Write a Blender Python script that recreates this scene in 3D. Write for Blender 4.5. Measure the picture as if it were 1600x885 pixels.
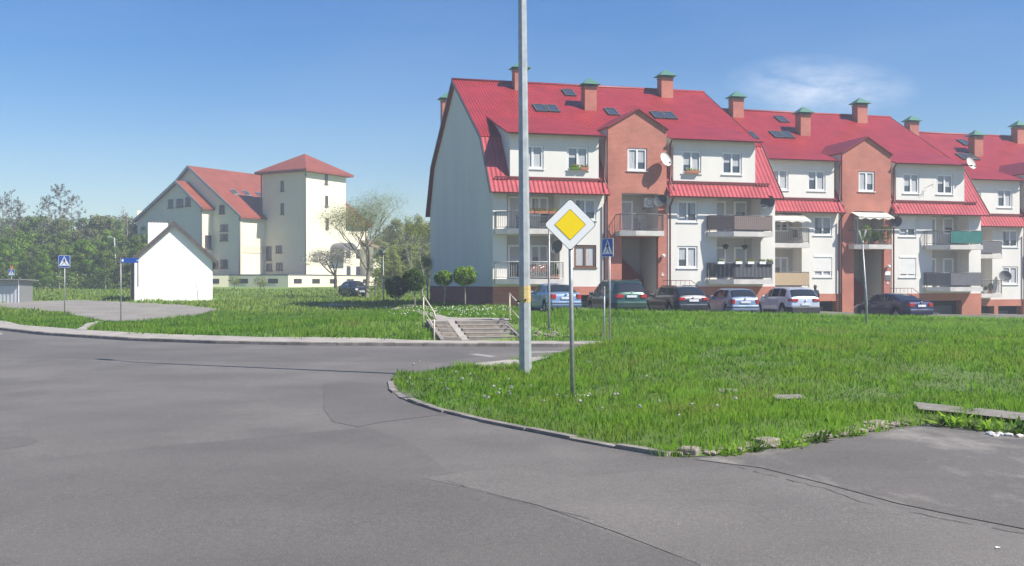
import bpy, bmesh, math, random
import numpy as np
from mathutils import Vector, Matrix, geometry
random.seed(7); RNG = np.random.default_rng(7)
R = math.radians; PI = math.pi
for o in list(bpy.data.objects): bpy.data.objects.remove(o)
SC = bpy.context.scene
COL = SC.collection

# ------------------------------------------------------------------ camera, sky, sun, exposure
EYE = 1.8; FPX = 1600.0; HY = 445.0
cam = bpy.data.cameras.new('camera'); camo = bpy.data.objects.new('camera', cam); COL.objects.link(camo)
camo.location = (0, 0, EYE); camo.rotation_euler = (R(90), 0, 0)
cam.sensor_width = 36; cam.lens = 36.0; cam.shift_y = 2.5/1600; cam.clip_start = .1; cam.clip_end = 6000
SC.camera = camo
SUN_AZ = (0.905, -0.425); SUN_EL = 47.0
w = bpy.data.worlds.new('World'); SC.world = w; w.use_nodes = True
nt = w.node_tree; nt.nodes.clear()
wo = nt.nodes.new('ShaderNodeOutputWorld'); bg = nt.nodes.new('ShaderNodeBackground')
sky = nt.nodes.new('ShaderNodeTexSky'); sky.sky_type = 'NISHITA'; sky.sun_disc = False
sky.sun_elevation = R(SUN_EL); sky.sun_rotation = math.atan2(SUN_AZ[0], SUN_AZ[1])
sky.air_density = 1.15; sky.dust_density = 0.35; sky.ozone_density = 3.5; sky.altitude = 200
bg.inputs[1].default_value = .095
# thin cirrus high above the right-hand roofs
tc = nt.nodes.new('ShaderNodeTexCoord')
def wn(t, **k):
    n = nt.nodes.new(t)
    for a, b in k.items(): setattr(n, a, b)
    return n
cdir = Vector((480/1600, 1, (445-138)/1600)).normalized()
mp = wn('ShaderNodeVectorMath', operation='SUBTRACT'); mp.inputs[1].default_value = cdir
nt.links.new(tc.outputs['Generated'], mp.inputs[0])
mrot = wn('ShaderNodeVectorRotate', rotation_type='Y_AXIS'); mrot.inputs['Angle'].default_value = R(-7)
nt.links.new(mp.outputs[0], mrot.inputs['Vector'])
msc = wn('ShaderNodeVectorMath', operation='MULTIPLY'); msc.inputs[1].default_value = (14.5, 4.0, 40.0)
nt.links.new(mrot.outputs[0], msc.inputs[0])
mns = wn('ShaderNodeTexNoise'); mns.inputs['Scale'].default_value = 1.6; mns.inputs['Detail'].default_value = 7; mns.inputs['Roughness'].default_value = .62
nt.links.new(msc.outputs[0], mns.inputs['Vector'])
mln = wn('ShaderNodeVectorMath', operation='LENGTH'); nt.links.new(msc.outputs[0], mln.inputs[0])
mr = wn('ShaderNodeMapRange'); mr.inputs[1].default_value = 1.25; mr.inputs[2].default_value = 0.0; nt.links.new(mln.outputs['Value'], mr.inputs[0])
mr2 = wn('ShaderNodeMapRange'); mr2.inputs[1].default_value = .30; mr2.inputs[2].default_value = .78; nt.links.new(mns.outputs['Fac'], mr2.inputs[0])
mm = wn('ShaderNodeMath', operation='MULTIPLY'); nt.links.new(mr.outputs[0], mm.inputs[0]); nt.links.new(mr2.outputs[0], mm.inputs[1])
# broad faint veil of high haze
mn3 = wn('ShaderNodeTexNoise'); mn3.inputs['Scale'].default_value = 2.2; mn3.inputs['Detail'].default_value = 5
ms3 = wn('ShaderNodeVectorMath', operation='MULTIPLY'); ms3.inputs[1].default_value = (1, 1, 4.5)
nt.links.new(tc.outputs['Generated'], ms3.inputs[0]); nt.links.new(ms3.outputs[0], mn3.inputs['Vector'])
mr3 = wn('ShaderNodeMapRange'); mr3.inputs[1].default_value = .45; mr3.inputs[2].default_value = .85; mr3.inputs[4].default_value = .10; nt.links.new(mn3.outputs['Fac'], mr3.inputs[0])
ma = wn('ShaderNodeMath', operation='ADD'); ma.use_clamp = True; nt.links.new(mm.outputs[0], ma.inputs[0]); nt.links.new(mr3.outputs[0], ma.inputs[1])
mx = wn('ShaderNodeMix', data_type='RGBA'); mx.inputs[7].default_value = (6.0, 6.5, 7.4, 1)
nt.links.new(ma.outputs[0], mx.inputs[0]); hs = nt.nodes.new('ShaderNodeHueSaturation'); hs.inputs['Hue'].default_value = .512; hs.inputs['Saturation'].default_value = 1.38; hs.inputs['Value'].default_value = .84; nt.links.new(sky.outputs[0], hs.inputs['Color']); nt.links.new(hs.outputs[0], mx.inputs[6])
nt.links.new(mx.outputs[2], bg.inputs[0]); nt.links.new(bg.outputs[0], wo.inputs[0])
sl = bpy.data.lights.new('sun', 'SUN'); sl.energy = 4.8; sl.angle = R(.5); sl.color = (1, .945, .85)
so = bpy.data.objects.new('sun', sl); COL.objects.link(so)
sd = Vector((SUN_AZ[0]*math.cos(R(SUN_EL)), SUN_AZ[1]*math.cos(R(SUN_EL)), math.sin(R(SUN_EL))))
so.rotation_euler = (-sd).to_track_quat('-Z', 'Y').to_euler(); so.location = sd*50
SC.view_settings.view_transform = 'Standard'; SC.view_settings.look = 'None'
SC.view_settings.exposure = 0.74; SC.view_settings.gamma = 1; SC.view_settings.use_curve_mapping = False
SC.render.engine = 'CYCLES'
SC.cycles.volume_step_rate = 4; SC.cycles.volume_max_steps = 64
SC.cycles.max_bounces = 8; SC.cycles.transparent_max_bounces = 8

# ------------------------------------------------------------------ materials
MATS = {}
def mat(name, col, rough=.8, metal=0, var=.12, vscale=3.0, bump=0.0, bscale=40, spec=.5, col2=None, detail=5, coat=0, stretch=None):
    if name in MATS: return MATS[name]
    m = bpy.data.materials.new(name); m.use_nodes = True; n = m.node_tree; b = n.nodes['Principled BSDF']
    b.inputs['Roughness'].default_value = rough; b.inputs['Metallic'].default_value = metal
    b.inputs['Specular IOR Level'].default_value = spec
    if coat: b.inputs['Coat Weight'].default_value = coat; b.inputs['Coat Roughness'].default_value = .05
    t = n.nodes.new('ShaderNodeTexCoord'); src = t.outputs['Object']
    if stretch:
        mp = n.nodes.new('ShaderNodeMapping'); mp.inputs['Scale'].default_value = stretch
        n.links.new(src, mp.inputs[0]); src = mp.outputs[0]
    nz = n.nodes.new('ShaderNodeTexNoise'); nz.inputs['Scale'].default_value = vscale; nz.inputs['Detail'].default_value = detail
    n.links.new(src, nz.inputs['Vector'])
    r = n.nodes.new('ShaderNodeMapRange'); r.inputs[1].default_value = .3; r.inputs[2].default_value = .7
    n.links.new(nz.outputs['Fac'], r.inputs[0])
    mix = n.nodes.new('ShaderNodeMix'); mix.data_type = 'RGBA'
    c2 = col2 or tuple(c*(1-var*2) for c in col)
    mix.inputs[6].default_value = (*c2, 1); mix.inputs[7].default_value = (*col, 1)
    n.links.new(r.outputs[0], mix.inputs[0]); n.links.new(mix.outputs[2], b.inputs['Base Color'])
    if bump:
        n2 = n.nodes.new('ShaderNodeTexNoise'); n2.inputs['Scale'].default_value = bscale; n2.inputs['Detail'].default_value = 4
        n.links.new(src, n2.inputs['Vector'])
        bp = n.nodes.new('ShaderNodeBump'); bp.inputs['Strength'].default_value = bump; bp.inputs['Distance'].default_value = .02
        n.links.new(n2.outputs['Fac'], bp.inputs['Height']); n.links.new(bp.outputs[0], b.inputs['Normal'])
    MATS[name] = m; return m

def tuple_scale(n, sock, f):
    v = n.nodes.new('ShaderNodeVectorMath'); v.operation = 'SCALE'; v.inputs['Scale'].default_value = f; n.links.new(sock, v.inputs[0]); return v.outputs[0]
def mat_asphalt(name, c, light, spots=.5, scale=1.0):
    m = bpy.data.materials.new(name); m.use_nodes = True; n = m.node_tree; b = n.nodes['Principled BSDF']
    b.inputs['Roughness'].default_value = .82; b.inputs['Specular IOR Level'].default_value = .35
    t = n.nodes.new('ShaderNodeTexCoord')
    def nz(s, d, st=(1, 1, 1), ro=.5):
        mp = n.nodes.new('ShaderNodeMapping'); mp.inputs['Scale'].default_value = st
        n.links.new(t.outputs['Object'], mp.inputs[0])
        x = n.nodes.new('ShaderNodeTexNoise'); x.inputs['Scale'].default_value = s; x.inputs['Detail'].default_value = d; x.inputs['Roughness'].default_value = ro
        n.links.new(mp.outputs[0], x.inputs['Vector']); return x.outputs['Fac']
    def rng(v, a, bb, lo=0, hi=1):
        r = n.nodes.new('ShaderNodeMapRange'); r.inputs[1].default_value = a; r.inputs[2].default_value = bb; r.inputs[3].default_value = lo; r.inputs[4].default_value = hi
        n.links.new(v, r.inputs[0]); return r.outputs[0]
    def mixc(f, a, bcol):
        x = n.nodes.new('ShaderNodeMix'); x.data_type = 'RGBA'
        n.links.new(f, x.inputs[0])
        for i, v in ((6, a), (7, bcol)):
            if isinstance(v, tuple): x.inputs[i].default_value = (*v, 1)
            else: n.links.new(v, x.inputs[i])
        return x.outputs[2]
    a = mixc(rng(nz(.35*scale, 6), .35, .68), tuple(v*.84 for v in c), tuple(v*1.14 for v in c))
    a = mixc(rng(nz(.5*scale, 6, (1, .5, 1), .68), .50, .68, 0, .5*spots*2), a, light)     # worn dusty streaks
    a = mixc(rng(nz(1.3, 8, (1, 1, 1), .72), .55, .75, 0, .35), a, tuple(v*.6 for v in c))       # old stains
    a = mixc(rng(nz(16, 8, (1, 1, 1), .75), .35, .65), tuple_scale(n, a, .86), tuple_scale(n, a, 1.12))
    a = mixc(rng(nz(75, 3), .58, .70, 0, .75), a, tuple(min(1, v*2.3) for v in c))            # stones
    a = mixc(rng(nz(95, 3), .58, .68, 0, .8), a, tuple(v*.4 for v in c))
    n.links.new(a, b.inputs['Base Color'])
    bp = n.nodes.new('ShaderNodeBump'); bp.inputs['Strength'].default_value = .5; bp.inputs['Distance'].default_value = .006
    n.links.new(nz(110, 4), bp.inputs['Height']); n.links.new(bp.outputs[0], b.inputs['Normal'])
    return m

def mat_brick(name, c1, c2, mortar, rotx=True):
    m = bpy.data.materials.new(name); m.use_nodes = True; n = m.node_tree; b = n.nodes['Principled BSDF']
    b.inputs['Roughness'].default_value = .85
    t = n.nodes.new('ShaderNodeTexCoord'); sx = n.nodes.new('ShaderNodeSeparateXYZ'); n.links.new(t.outputs['Object'], sx.inputs[0])
    ad = n.nodes.new('ShaderNodeMath'); n.links.new(sx.outputs[0], ad.inputs[0]); n.links.new(sx.outputs[1], ad.inputs[1])
    cb = n.nodes.new('ShaderNodeCombineXYZ'); n.links.new(ad.outputs[0], cb.inputs[0]); n.links.new(sx.outputs[2], cb.inputs[1])
    br = n.nodes.new('ShaderNodeTexBrick'); br.inputs['Scale'].default_value = 1.0
    br.inputs['Brick Width'].default_value = .25; br.inputs['Row Height'].default_value = .075; br.inputs['Mortar Size'].default_value = .009
    br.inputs['Color1'].default_value = (*c1, 1); br.inputs['Color2'].default_value = (*c2, 1); br.inputs['Mortar'].default_value = (*mortar, 1)
    n.links.new(cb.outputs[0], br.inputs['Vector'])
    nz = n.nodes.new('ShaderNodeTexNoise'); nz.inputs['Scale'].default_value = .9; nz.inputs['Detail'].default_value = 5
    n.links.new(t.outputs['Object'], nz.inputs['Vector'])
    r = n.nodes.new('ShaderNodeMapRange'); r.inputs[1].default_value = .3; r.inputs[2].default_value = .7; r.inputs[3].default_value = .8; r.inputs[4].default_value = 1.1; n.links.new(nz.outputs['Fac'], r.inputs[0])
    mu = n.nodes.new('ShaderNodeVectorMath'); mu.operation = 'SCALE'; n.links.new(br.outputs['Color'], mu.inputs[0]); n.links.new(r.outputs[0], mu.inputs['Scale'])
    n.links.new(mu.outputs[0], b.inputs['Base Color'])
    bp = n.nodes.new('ShaderNodeBump'); bp.inputs['Strength'].default_value = .4; bp.inputs['Distance'].default_value = .01; bp.invert = True
    n.links.new(br.outputs['Fac'], bp.inputs['Height']); n.links.new(bp.outputs[0], b.inputs['Normal'])
    MATS[name] = m; return m

def mat_tiles(name, col, rough=.42, px=.2, pz=.30, dist=.03):
    """pressed steel roof tiles: waves along the eaves, steps up the slope"""
    m = bpy.data.materials.new(name); m.use_nodes = True; n = m.node_tree; b = n.nodes['Principled BSDF']
    b.inputs['Roughness'].default_value = rough
    t = n.nodes.new('ShaderNodeTexCoord'); s = n.nodes.new('ShaderNodeSeparateXYZ'); n.links.new(t.outputs['Object'], s.inputs[0])
    def M(op, a, v=None, c=None):
        x = n.nodes.new('ShaderNodeMath'); x.operation = op
        n.links.new(a, x.inputs[0])
        if v is not None:
            if isinstance(v, (int, float)): x.inputs[1].default_value = v
            else: n.links.new(v, x.inputs[1])
        return x.outputs[0]
    wv = M('SINE', M('MULTIPLY', s.outputs[0], 2*PI/px))
    st = M('FRACT', M('MULTIPLY', s.outputs[2], 1/pz))
    h = M('ADD', M('MULTIPLY', wv, .5), M('MULTIPLY', st, -.9))
    bp = n.nodes.new('ShaderNodeBump'); bp.inputs['Strength'].default_value = 1; bp.inputs['Distance'].default_value = dist
    n.links.new(h, bp.inputs['Height']); n.links.new(bp.outputs[0], b.inputs['Normal'])
    nz = n.nodes.new('ShaderNodeTexNoise'); nz.inputs['Scale'].default_value = .8; nz.inputs['Detail'].default_value = 7; n.links.new(t.outputs['Object'], nz.inputs['Vector'])
    r = n.nodes.new('ShaderNodeMapRange'); r.inputs[1].default_value = .3; r.inputs[2].default_value = .7; n.links.new(nz.outputs['Fac'], r.inputs[0])
    mix = n.nodes.new('ShaderNodeMix'); mix.data_type = 'RGBA'; mix.inputs[6].default_value = (*[c*.8 for c in col], 1); mix.inputs[7].default_value = (*[c*1.1 for c in col], 1)
    n.links.new(r.outputs[0], mix.inputs[0]); n.links.new(mix.outputs[2], b.inputs['Base Color'])
    MATS[name] = m; return m

def mat_leaf(name, c1, c2, trans=.35, c3=None):
    m = bpy.data.materials.new(name); m.use_nodes = True; n = m.node_tree; n.nodes.clear()
    out = n.nodes.new('ShaderNodeOutputMaterial'); at = n.nodes.new('ShaderNodeAttribute'); at.attribute_name = 'rnd'
    rp = n.nodes.new('ShaderNodeValToRGB'); rp.color_ramp.elements[0].color = (*c1, 1); rp.color_ramp.elements[1].color = (*c2, 1)
    rp.color_ramp.elements[1].position = .85
    if c3:
        e = rp.color_ramp.elements.new(.97); e.color = (*c3, 1)
    n.links.new(at.outputs['Fac'], rp.inputs[0])
    d = n.nodes.new('ShaderNodeBsdfPrincipled'); d.inputs['Roughness'].default_value = .7; d.inputs['Specular IOR Level'].default_value = .12; trans = .5
    tr = n.nodes.new('ShaderNodeBsdfTranslucent'); mx = n.nodes.new('ShaderNodeMixShader'); mx.inputs[0].default_value = trans
    n.links.new(rp.outputs[0], d.inputs['Base Color']); n.links.new(rp.outputs[0], tr.inputs[0])
    n.links.new(d.outputs[0], mx.inputs[1]); n.links.new(tr.outputs[0], mx.inputs[2]); n.links.new(mx.outputs[0], out.inputs[0])
    MATS[name] = m; return m

M = {}
M['road'] = mat_asphalt('road asphalt', (.140, .129, .117), (.20, .185, .165))
M['road_dark'] = mat_asphalt('darker asphalt', (.125, .115, .105), (.16, .147, .133), .2)
M['road_light'] = mat_asphalt('pale asphalt', (.153, .141, .128), (.20, .185, .165), .3)
M['lot'] = mat_asphalt('worn lot asphalt', (.24, .22, .19), (.30, .27, .23), .6)
M['drive'] = mat_asphalt('driveway asphalt', (.128, .117, .107), (.30, .275, .24), 1.0, 1.3)
M['pave'] = mat('paving concrete', (.40, .365, .32), .9, var=.16, vscale=1.6, bump=.4, bscale=60, detail=8)
M['slabs'] = mat('old slabs', (.27, .245, .21), .95, var=.2, vscale=5, bump=.5, bscale=30, detail=8)
M['kerb'] = mat('kerb concrete', (.30, .27, .235), .9, var=.25, vscale=3, bump=.6, bscale=30, detail=8)
M['rubble'] = mat('broken concrete', (.33, .285, .235), .95, var=.22, vscale=4, bump=.8, bscale=25)
M['soil'] = mat('lawn soil', (.105, .190, .030), .95, col2=(.115, .130, .045), vscale=.8, bump=.8, bscale=12, detail=8)
M['meadow'] = mat('meadow turf', (.130, .235, .034), .95, col2=(.170, .235, .055), vscale=.22, bump=1.0, bscale=6, detail=9)
M['crack'] = mat('tar', (.075, .07, .062), .9)
M['stucco'] = mat('cream stucco', (.73, .705, .655), .9, var=.05, vscale=.9, stretch=(1, 1, .35), bump=.25, bscale=90)
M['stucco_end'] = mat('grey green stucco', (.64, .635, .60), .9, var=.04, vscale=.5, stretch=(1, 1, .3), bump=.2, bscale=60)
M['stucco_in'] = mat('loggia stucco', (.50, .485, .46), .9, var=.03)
M['brick'] = mat_brick('red brick', (.46, .135, .085), (.40, .11, .07), (.50, .30, .24))
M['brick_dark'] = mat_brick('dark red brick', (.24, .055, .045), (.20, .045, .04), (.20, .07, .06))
M['tiles'] = mat_tiles('red steel roof tiles', (.30, .024, .026))
M['tiles_skirt'] = mat_tiles('red steel skirt tiles', (.43, .085, .095), .34, .27, .36, .06)
M['tiles_far'] = mat_tiles('weathered red tiles', (.25, .058, .030), .6)
M['flash'] = mat('red sheet metal', (.28, .03, .035), .45)
M['gutter'] = mat('dark red gutter', (.17, .03, .03), .4)
M['dkverge'] = mat('dark verge metal', (.05, .045, .05), .5)
M['white'] = mat('white plastic', (.80, .80, .79), .4, var=.02)
M['whitewash'] = mat('whitewashed wall', (.90, .89, .87), .9, var=.015, vscale=.7, bump=.2)
M['slab'] = mat('painted concrete slab', (.62, .59, .55), .85, var=.12, vscale=2, detail=8)
M['rail'] = mat('grey painted steel', (.16, .155, .15), .5)
M['rail_lt'] = mat('pale painted steel', (.55, .54, .50), .5)
M['cream_rail'] = mat('cream painted pipe', (.66, .58, .42), .5, var=.12, vscale=12)
M['galv'] = mat('galvanised steel', (.38, .39, .39), .5, .5, var=.18, vscale=9, detail=8)
M['galv_pole'] = mat('galvanised pole', (.46, .485, .50), .55, .35, var=.14, vscale=6, detail=9)
M['yellowband'] = mat('faded yellow paint', (.62, .46, .20), .7, var=.15, vscale=14)
M['yellow'] = mat('sign yellow', (1.0, .72, .0), .45, var=.01)
M['signwhite'] = mat('sign white', (.88, .88, .87), .45, var=.01)
M['signblue'] = mat('sign blue', (.02, .09, .42), .45, var=.03)
M['black'] = mat('black', (.012, .012, .012), .6)
M['dark'] = mat('dark interior', (.035, .035, .037), .8)
M['garage'] = mat('garage door grey', (.17, .16, .165), .6, var=.1, vscale=1)
M['wood'] = mat('brown wood', (.20, .085, .04), .6, var=.2, vscale=6, stretch=(1, 1, 8))
M['wood_old'] = mat('weathered wood', (.17, .13, .11), .8, var=.2, vscale=5)
M['wood_red'] = mat('reddish bench wood', (.36, .12, .06), .6, var=.15, vscale=5)
M['terracotta'] = mat('terracotta', (.42, .16, .09), .8)
M['reed'] = mat('tan reed screen', (.52, .40, .25), .9, var=.18, vscale=14, stretch=(8, 8, .4))
M['reed_gr'] = mat('grey brown reed screen', (.24, .185, .17), .9, var=.2, vscale=14, stretch=(8, 8, .4))
M['anthr'] = mat('anthracite fabric', (.085, .088, .095), .8, var=.08)
M['anthr2'] = mat('grey fabric panel', (.14, .14, .15), .8, var=.06)
M['teal'] = mat('teal fabric', (.02, .16, .14), .7, var=.12)
M['awning'] = mat('cream awning cloth', (.70, .66, .58), .9, var=.08)
M['copper'] = mat('green copper sheet', (.09, .23, .17), .5, .2, var=.12, vscale=6)
M['bark'] = mat('bark', (.13, .10, .075), .95, var=.3, vscale=8, bump=.8, bscale=20)
M['bark_lt'] = mat('pale bark', (.34, .30, .24), .95, var=.3, vscale=8)
M['birch'] = mat('birch bark', (.42, .40, .36), .9, var=.3, vscale=6)
M['brownflap'] = mat('brown board', (.10, .08, .08), .8, var=.2)
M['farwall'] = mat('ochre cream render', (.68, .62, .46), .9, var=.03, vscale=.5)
M['farwall_lit'] = mat('cream render sunlit tone', (.80, .745, .56), .9, var=.02, vscale=.5)  # lighter copy of the cream render, with sunlight put into the colour
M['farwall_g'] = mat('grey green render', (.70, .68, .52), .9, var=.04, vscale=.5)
M['farbrown'] = mat('ochre roof sheet', (.22, .17, .095), .8)
M['zinc'] = mat('corrugated zinc', (.50, .52, .55), .5, .3, var=.06)
M['tyre'] = mat('tyre rubber', (.02, .02, .02), .85)
M['rim'] = mat('alloy rim', (.45, .45, .46), .35, .8)
M['plate'] = mat('licence plate', (.75, .76, .78), .4)
M['red_lens'] = mat('red lens', (.45, .012, .015), .15, coat=.6)
M['chrome'] = mat('chrome', (.6, .6, .6), .2, 1)
M['trim'] = mat('black trim', (.03, .03, .032), .6)
M['cloth'] = mat('dark jacket', (.04, .04, .05), .9)
M['skin'] = mat('skin', (.50, .30, .22), .6)
M['hair'] = mat('light brown hair', (.25, .16, .09), .9)
M['curtain'] = mat('net curtain', (.52, .53, .55), .9, var=.18, vscale=7, stretch=(6, 1, .3))
M['blind'] = mat('roller shutter', (.80, .79, .76), .6, var=.03)
M['orange'] = mat('orange board', (.70, .28, .05), .6)
M['petal_w'] = mat('white petals', (.80, .80, .76), .8)
M['petal_r'] = mat('red petals', (.55, .06, .06), .7)
M['petal_y'] = mat('yellow petals', (.75, .5, .05), .7)
M['paint'] = mat('road paint', (.36, .34, .31), .7, var=.2, vscale=5)
g = bpy.data.materials.new('window glass'); g.use_nodes = True
b = g.node_tree.nodes['Principled BSDF']; b.inputs['Base Color'].default_value = (.045, .055, .07, 1); b.inputs['Roughness'].default_value = .04; b.inputs['Specular IOR Level'].default_value = .9
M['glass'] = g
g = bpy.data.materials.new('car glass'); g.use_nodes = True
b = g.node_tree.nodes['Principled BSDF']; b.inputs['Base Color'].default_value = (.02, .025, .03, 1); b.inputs['Roughness'].default_value = .03; b.inputs['Specular IOR Level'].default_value = .8
M['carglass'] = g
M['grass'] = mat_leaf('grass blades', (.090, .240, .016), (.240, .415, .040), .5, (.30, .27, .10))
M['grass_far'] = mat_leaf('meadow grass blades', (.170, .290, .030), (.330, .440, .065), .5, (.30, .27, .12))
M['leaf'] = mat_leaf('leaves', (.030, .070, .014), (.095, .165, .030), .3)
M['leaf_fresh'] = mat_leaf('fresh leaves', (.17, .33, .03), (.36, .56, .06), .45)
M['leaf_olive'] = mat_leaf('olive spring leaves', (.24, .29, .07), (.45, .50, .13), .5)
M['leaf_grey'] = mat_leaf('grey brown buds', (.12, .115, .085), (.22, .205, .15), .3)
M['leaf_wood'] = mat_leaf('wood leaves', (.145, .235, .050), (.30, .42, .095), .55)
M['leaf_wood2'] = mat_leaf('brownish wood leaves', (.185, .215, .085), (.31, .35, .14), .55)
M['leaf_dark'] = mat_leaf('dark bush and shaded maple leaves', (.06, .13, .02), (.13, .23, .04), .25)  # dark green of potted bushes; on two maples, building shade put into colour
M['blossom'] = mat_leaf('pale blossom', (.22, .21, .14), (.58, .54, .48), .3)
def paint(name, c, metal=.35, rough=.32):
    return mat(name, c, rough, metal, var=.02, coat=.8)

# ------------------------------------------------------------------ mesh helpers
class MB:
    def __init__(s): s.v = []; s.f = []; s.sm = []
    def quad(s, *p, smooth=False):
        i = len(s.v); s.v += [tuple(q) for q in p]; s.f.append(tuple(range(i, i+len(p)))); s.sm.append(smooth); return s
    def box(s, x0, x1, y0, y1, z0, z1):
        i = len(s.v)
        s.v += [(x, y, z) for z in (z0, z1) for (x, y) in ((x0, y0), (x1, y0), (x1, y1), (x0, y1))]
        for f in ((3, 2, 1, 0), (4, 5, 6, 7), (0, 1, 5, 4), (1, 2, 6, 5), (2, 3, 7, 6), (3, 0, 4, 7)):
            s.f.append(tuple(i+k for k in f)); s.sm.append(False)
        return s
    def prism(s, poly, fn0, fn1):
        """poly: list of 2d pts; fn0/fn1 map them to 3d ends"""
        i = len(s.v); n = len(poly)
        s.v += [tuple(fn0(p)) for p in poly] + [tuple(fn1(p)) for p in poly]
        s.f.append(tuple(i+k for k in range(n))); s.sm.append(False)
        s.f.append(tuple(i+n+k for k in reversed(range(n)))); s.sm.append(False)
        for k in range(n):
            j = (k+1) % n; s.f.append((i+k, i+n+k, i+n+j, i+j)); s.sm.append(False)
        return s
    def extz(s, poly, z0, z1): return s.prism(poly, lambda p: (p[0], p[1], z0), lambda p: (p[0], p[1], z1))
    def extx(s, poly, x0, x1): return s.prism(poly, lambda p: (x0, p[0], p[1]), lambda p: (x1, p[0], p[1]))
    def exty(s, poly, y0, y1): return s.prism(poly, lambda p: (p[0], y0, p[1]), lambda p: (p[0], y1, p[1]))
    def tube(s, pts, rads, n=8, cap=True, smooth=True):
        if isinstance(rads, (int, float)): rads = [rads]*len(pts)
        pts = [Vector(p) for p in pts]; base = len(s.v); up = Vector((.13, .31, 1)).normalized()
        for k, p in enumerate(pts):
            d = (pts[min(k+1, len(pts)-1)]-pts[max(k-1, 0)])
            if d.length < 1e-9: d = Vector((0, 0, 1))
            d.normalize(); a = d.cross(up if abs(d.dot(up)) < .98 else Vector((1, 0, 0))).normalized(); c = d.cross(a)
            for j in range(n):
                t = 2*PI*j/n; s.v.append(tuple(p+(a*math.cos(t)+c*math.sin(t))*rads[k]))
        for k in range(len(pts)-1):
            for j in range(n):
                q = (j+1) % n; s.f.append((base+k*n+j, base+(k+1)*n+j, base+(k+1)*n+q, base+k*n+q)); s.sm.append(smooth)
        if cap:
            s.f.append(tuple(base+j for j in range(n))); s.sm.append(False)
            s.f.append(tuple(base+(len(pts)-1)*n+j for j in reversed(range(n)))); s.sm.append(False)
        return s
    def lathe(s, prof, c=(0, 0, 0), n=16, axis='z', smooth=True):
        base = len(s.v)
        for r, h in prof:
            for j in range(n):
                t = 2*PI*j/n; a, b = r*math.cos(t), r*math.sin(t)
                p = (a, b, h) if axis == 'z' else ((h, a, b) if axis == 'x' else (a, h, b))
                s.v.append((p[0]+c[0], p[1]+c[1], p[2]+c[2]))
        for k in range(len(prof)-1):
            for j in range(n):
                q = (j+1) % n; s.f.append((base+k*n+j, base+k*n+q, base+(k+1)*n+q, base+(k+1)*n+j)); s.sm.append(smooth)
        return s
    def build(s, name, m, parent=None, loc=None, rz=0, fix=True, bevel=0):
        me = bpy.data.meshes.new(name); me.from_pydata(s.v, [], s.f)
        me.polygons.foreach_set('use_smooth', s.sm)
        if fix:
            bm = bmesh.new(); bm.from_mesh(me)
            bmesh.ops.recalc_face_normals(bm, faces=bm.faces); bm.to_mesh(me); bm.free()
        me.materials.append(m if not isinstance(m, str) else M[m]); me.update()
        o = bpy.data.objects.new(name, me); COL.objects.link(o)
        if parent: o.parent = parent
        if loc is not None: o.location = loc
        o.rotation_euler.z = rz
        if bevel:
            md = o.modifiers.new('bevel', 'BEVEL'); md.width = bevel; md.segments = 2; md.limit_method = 'ANGLE'
        return o
def tag(o, label=None, cat=None, group=None, kind=None):
    for k, v in (('label', label), ('category', cat), ('group', group), ('kind', kind)):
        if v: o[k] = v
    return o
def empty(name, loc, rz=0, label=None, cat=None, group=None):
    o = bpy.data.objects.new(name, None); COL.objects.link(o); o.location = loc; o.rotation_euler = (0, 0, rz)
    o.empty_display_size = .1
    return tag(o, label, cat, group)
def clone(o, loc=None, rz=None, label=None, parent=None, scale=None):
    c = o.copy(); COL.objects.link(c)
    if parent: c.parent = parent
    if loc is not None: c.location = loc
    if rz is not None: c.rotation_euler = (0, 0, rz)
    if label: c['label'] = label
    if scale: c.scale = (scale,)*3 if isinstance(scale, (int, float)) else scale
    for ch in [x for x in bpy.data.objects if x.parent == o]: clone(ch, parent=c)
    return c

# ------------------------------------------------------------------ terrain
def S(x, a, b):
    t = np.clip((np.asarray(x, float)-a)/(b-a), 0, 1); return t*t*(3-2*t)
def h_road(X, Y):
    return -.30*S(Y, 6, 24) + 0*np.asarray(X, float)
KERB = [(-95, 108), (-60, 80), (-40, 63.5), (-30, 54), (-24.6, 48.3), (-19.5, 42.6), (-14.4, 38.4), (-10.5, 36.3), (-7, 35.3), (-2, 34.7), (1.5, 34.4), (5, 34.4), (20, 36.5), (45, 43), (90, 56)]
WALK = [(-100, 114), (-65, 87), (-45, 71), (-35, 62), (-29.3, 56.6), (-23.5, 49.4), (-18.3, 44.1), (-13.5, 40.4), (-9.5, 38.3), (-5, 37.4), (-2.9, 36.4), (1.5, 36.0), (5, 35.8), (20, 38.3), (45, 44.8), (90, 58)]
KX = np.array([k[0] for k in KERB]); KYs = np.array([k[1] for k in KERB])
WX = np.array([k[0] for k in WALK]); WYs = np.array([k[1] for k in WALK])
LY = ([0, 34, 37, 40, 55, 77, 90, 100, 112, 130, 200, 400, 3000], [-.2, -.2, -.18, -.10, -.03, .30, .52, .80, 1.25, 1.55, 2.4, 3.0, 3.0])
MY = ([0, 36, 36.9, 39.9, 45, 60, 75, 90, 100, 112, 130, 200, 400, 3000], [-.2, -.2, -.2, .38, .40, .46, .40, .52, .8, 1.25, 1.55, 2.4, 3.0, 3.0])
RY = ([0, 36.5, 46.3, 47.6, 60, 90, 130, 200, 400, 3000], [-.2, -.2, .38, .34, .42, .6, 1.55, 2.4, 3.0, 3.0])
def bumps(X, Y):
    return (.5*np.sin(X*1.3+Y*.7)+.5*np.sin(X*.5-Y*1.1+2)+.35*np.sin(X*2.7+1)*np.sin(Y*2.3))*.046
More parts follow.
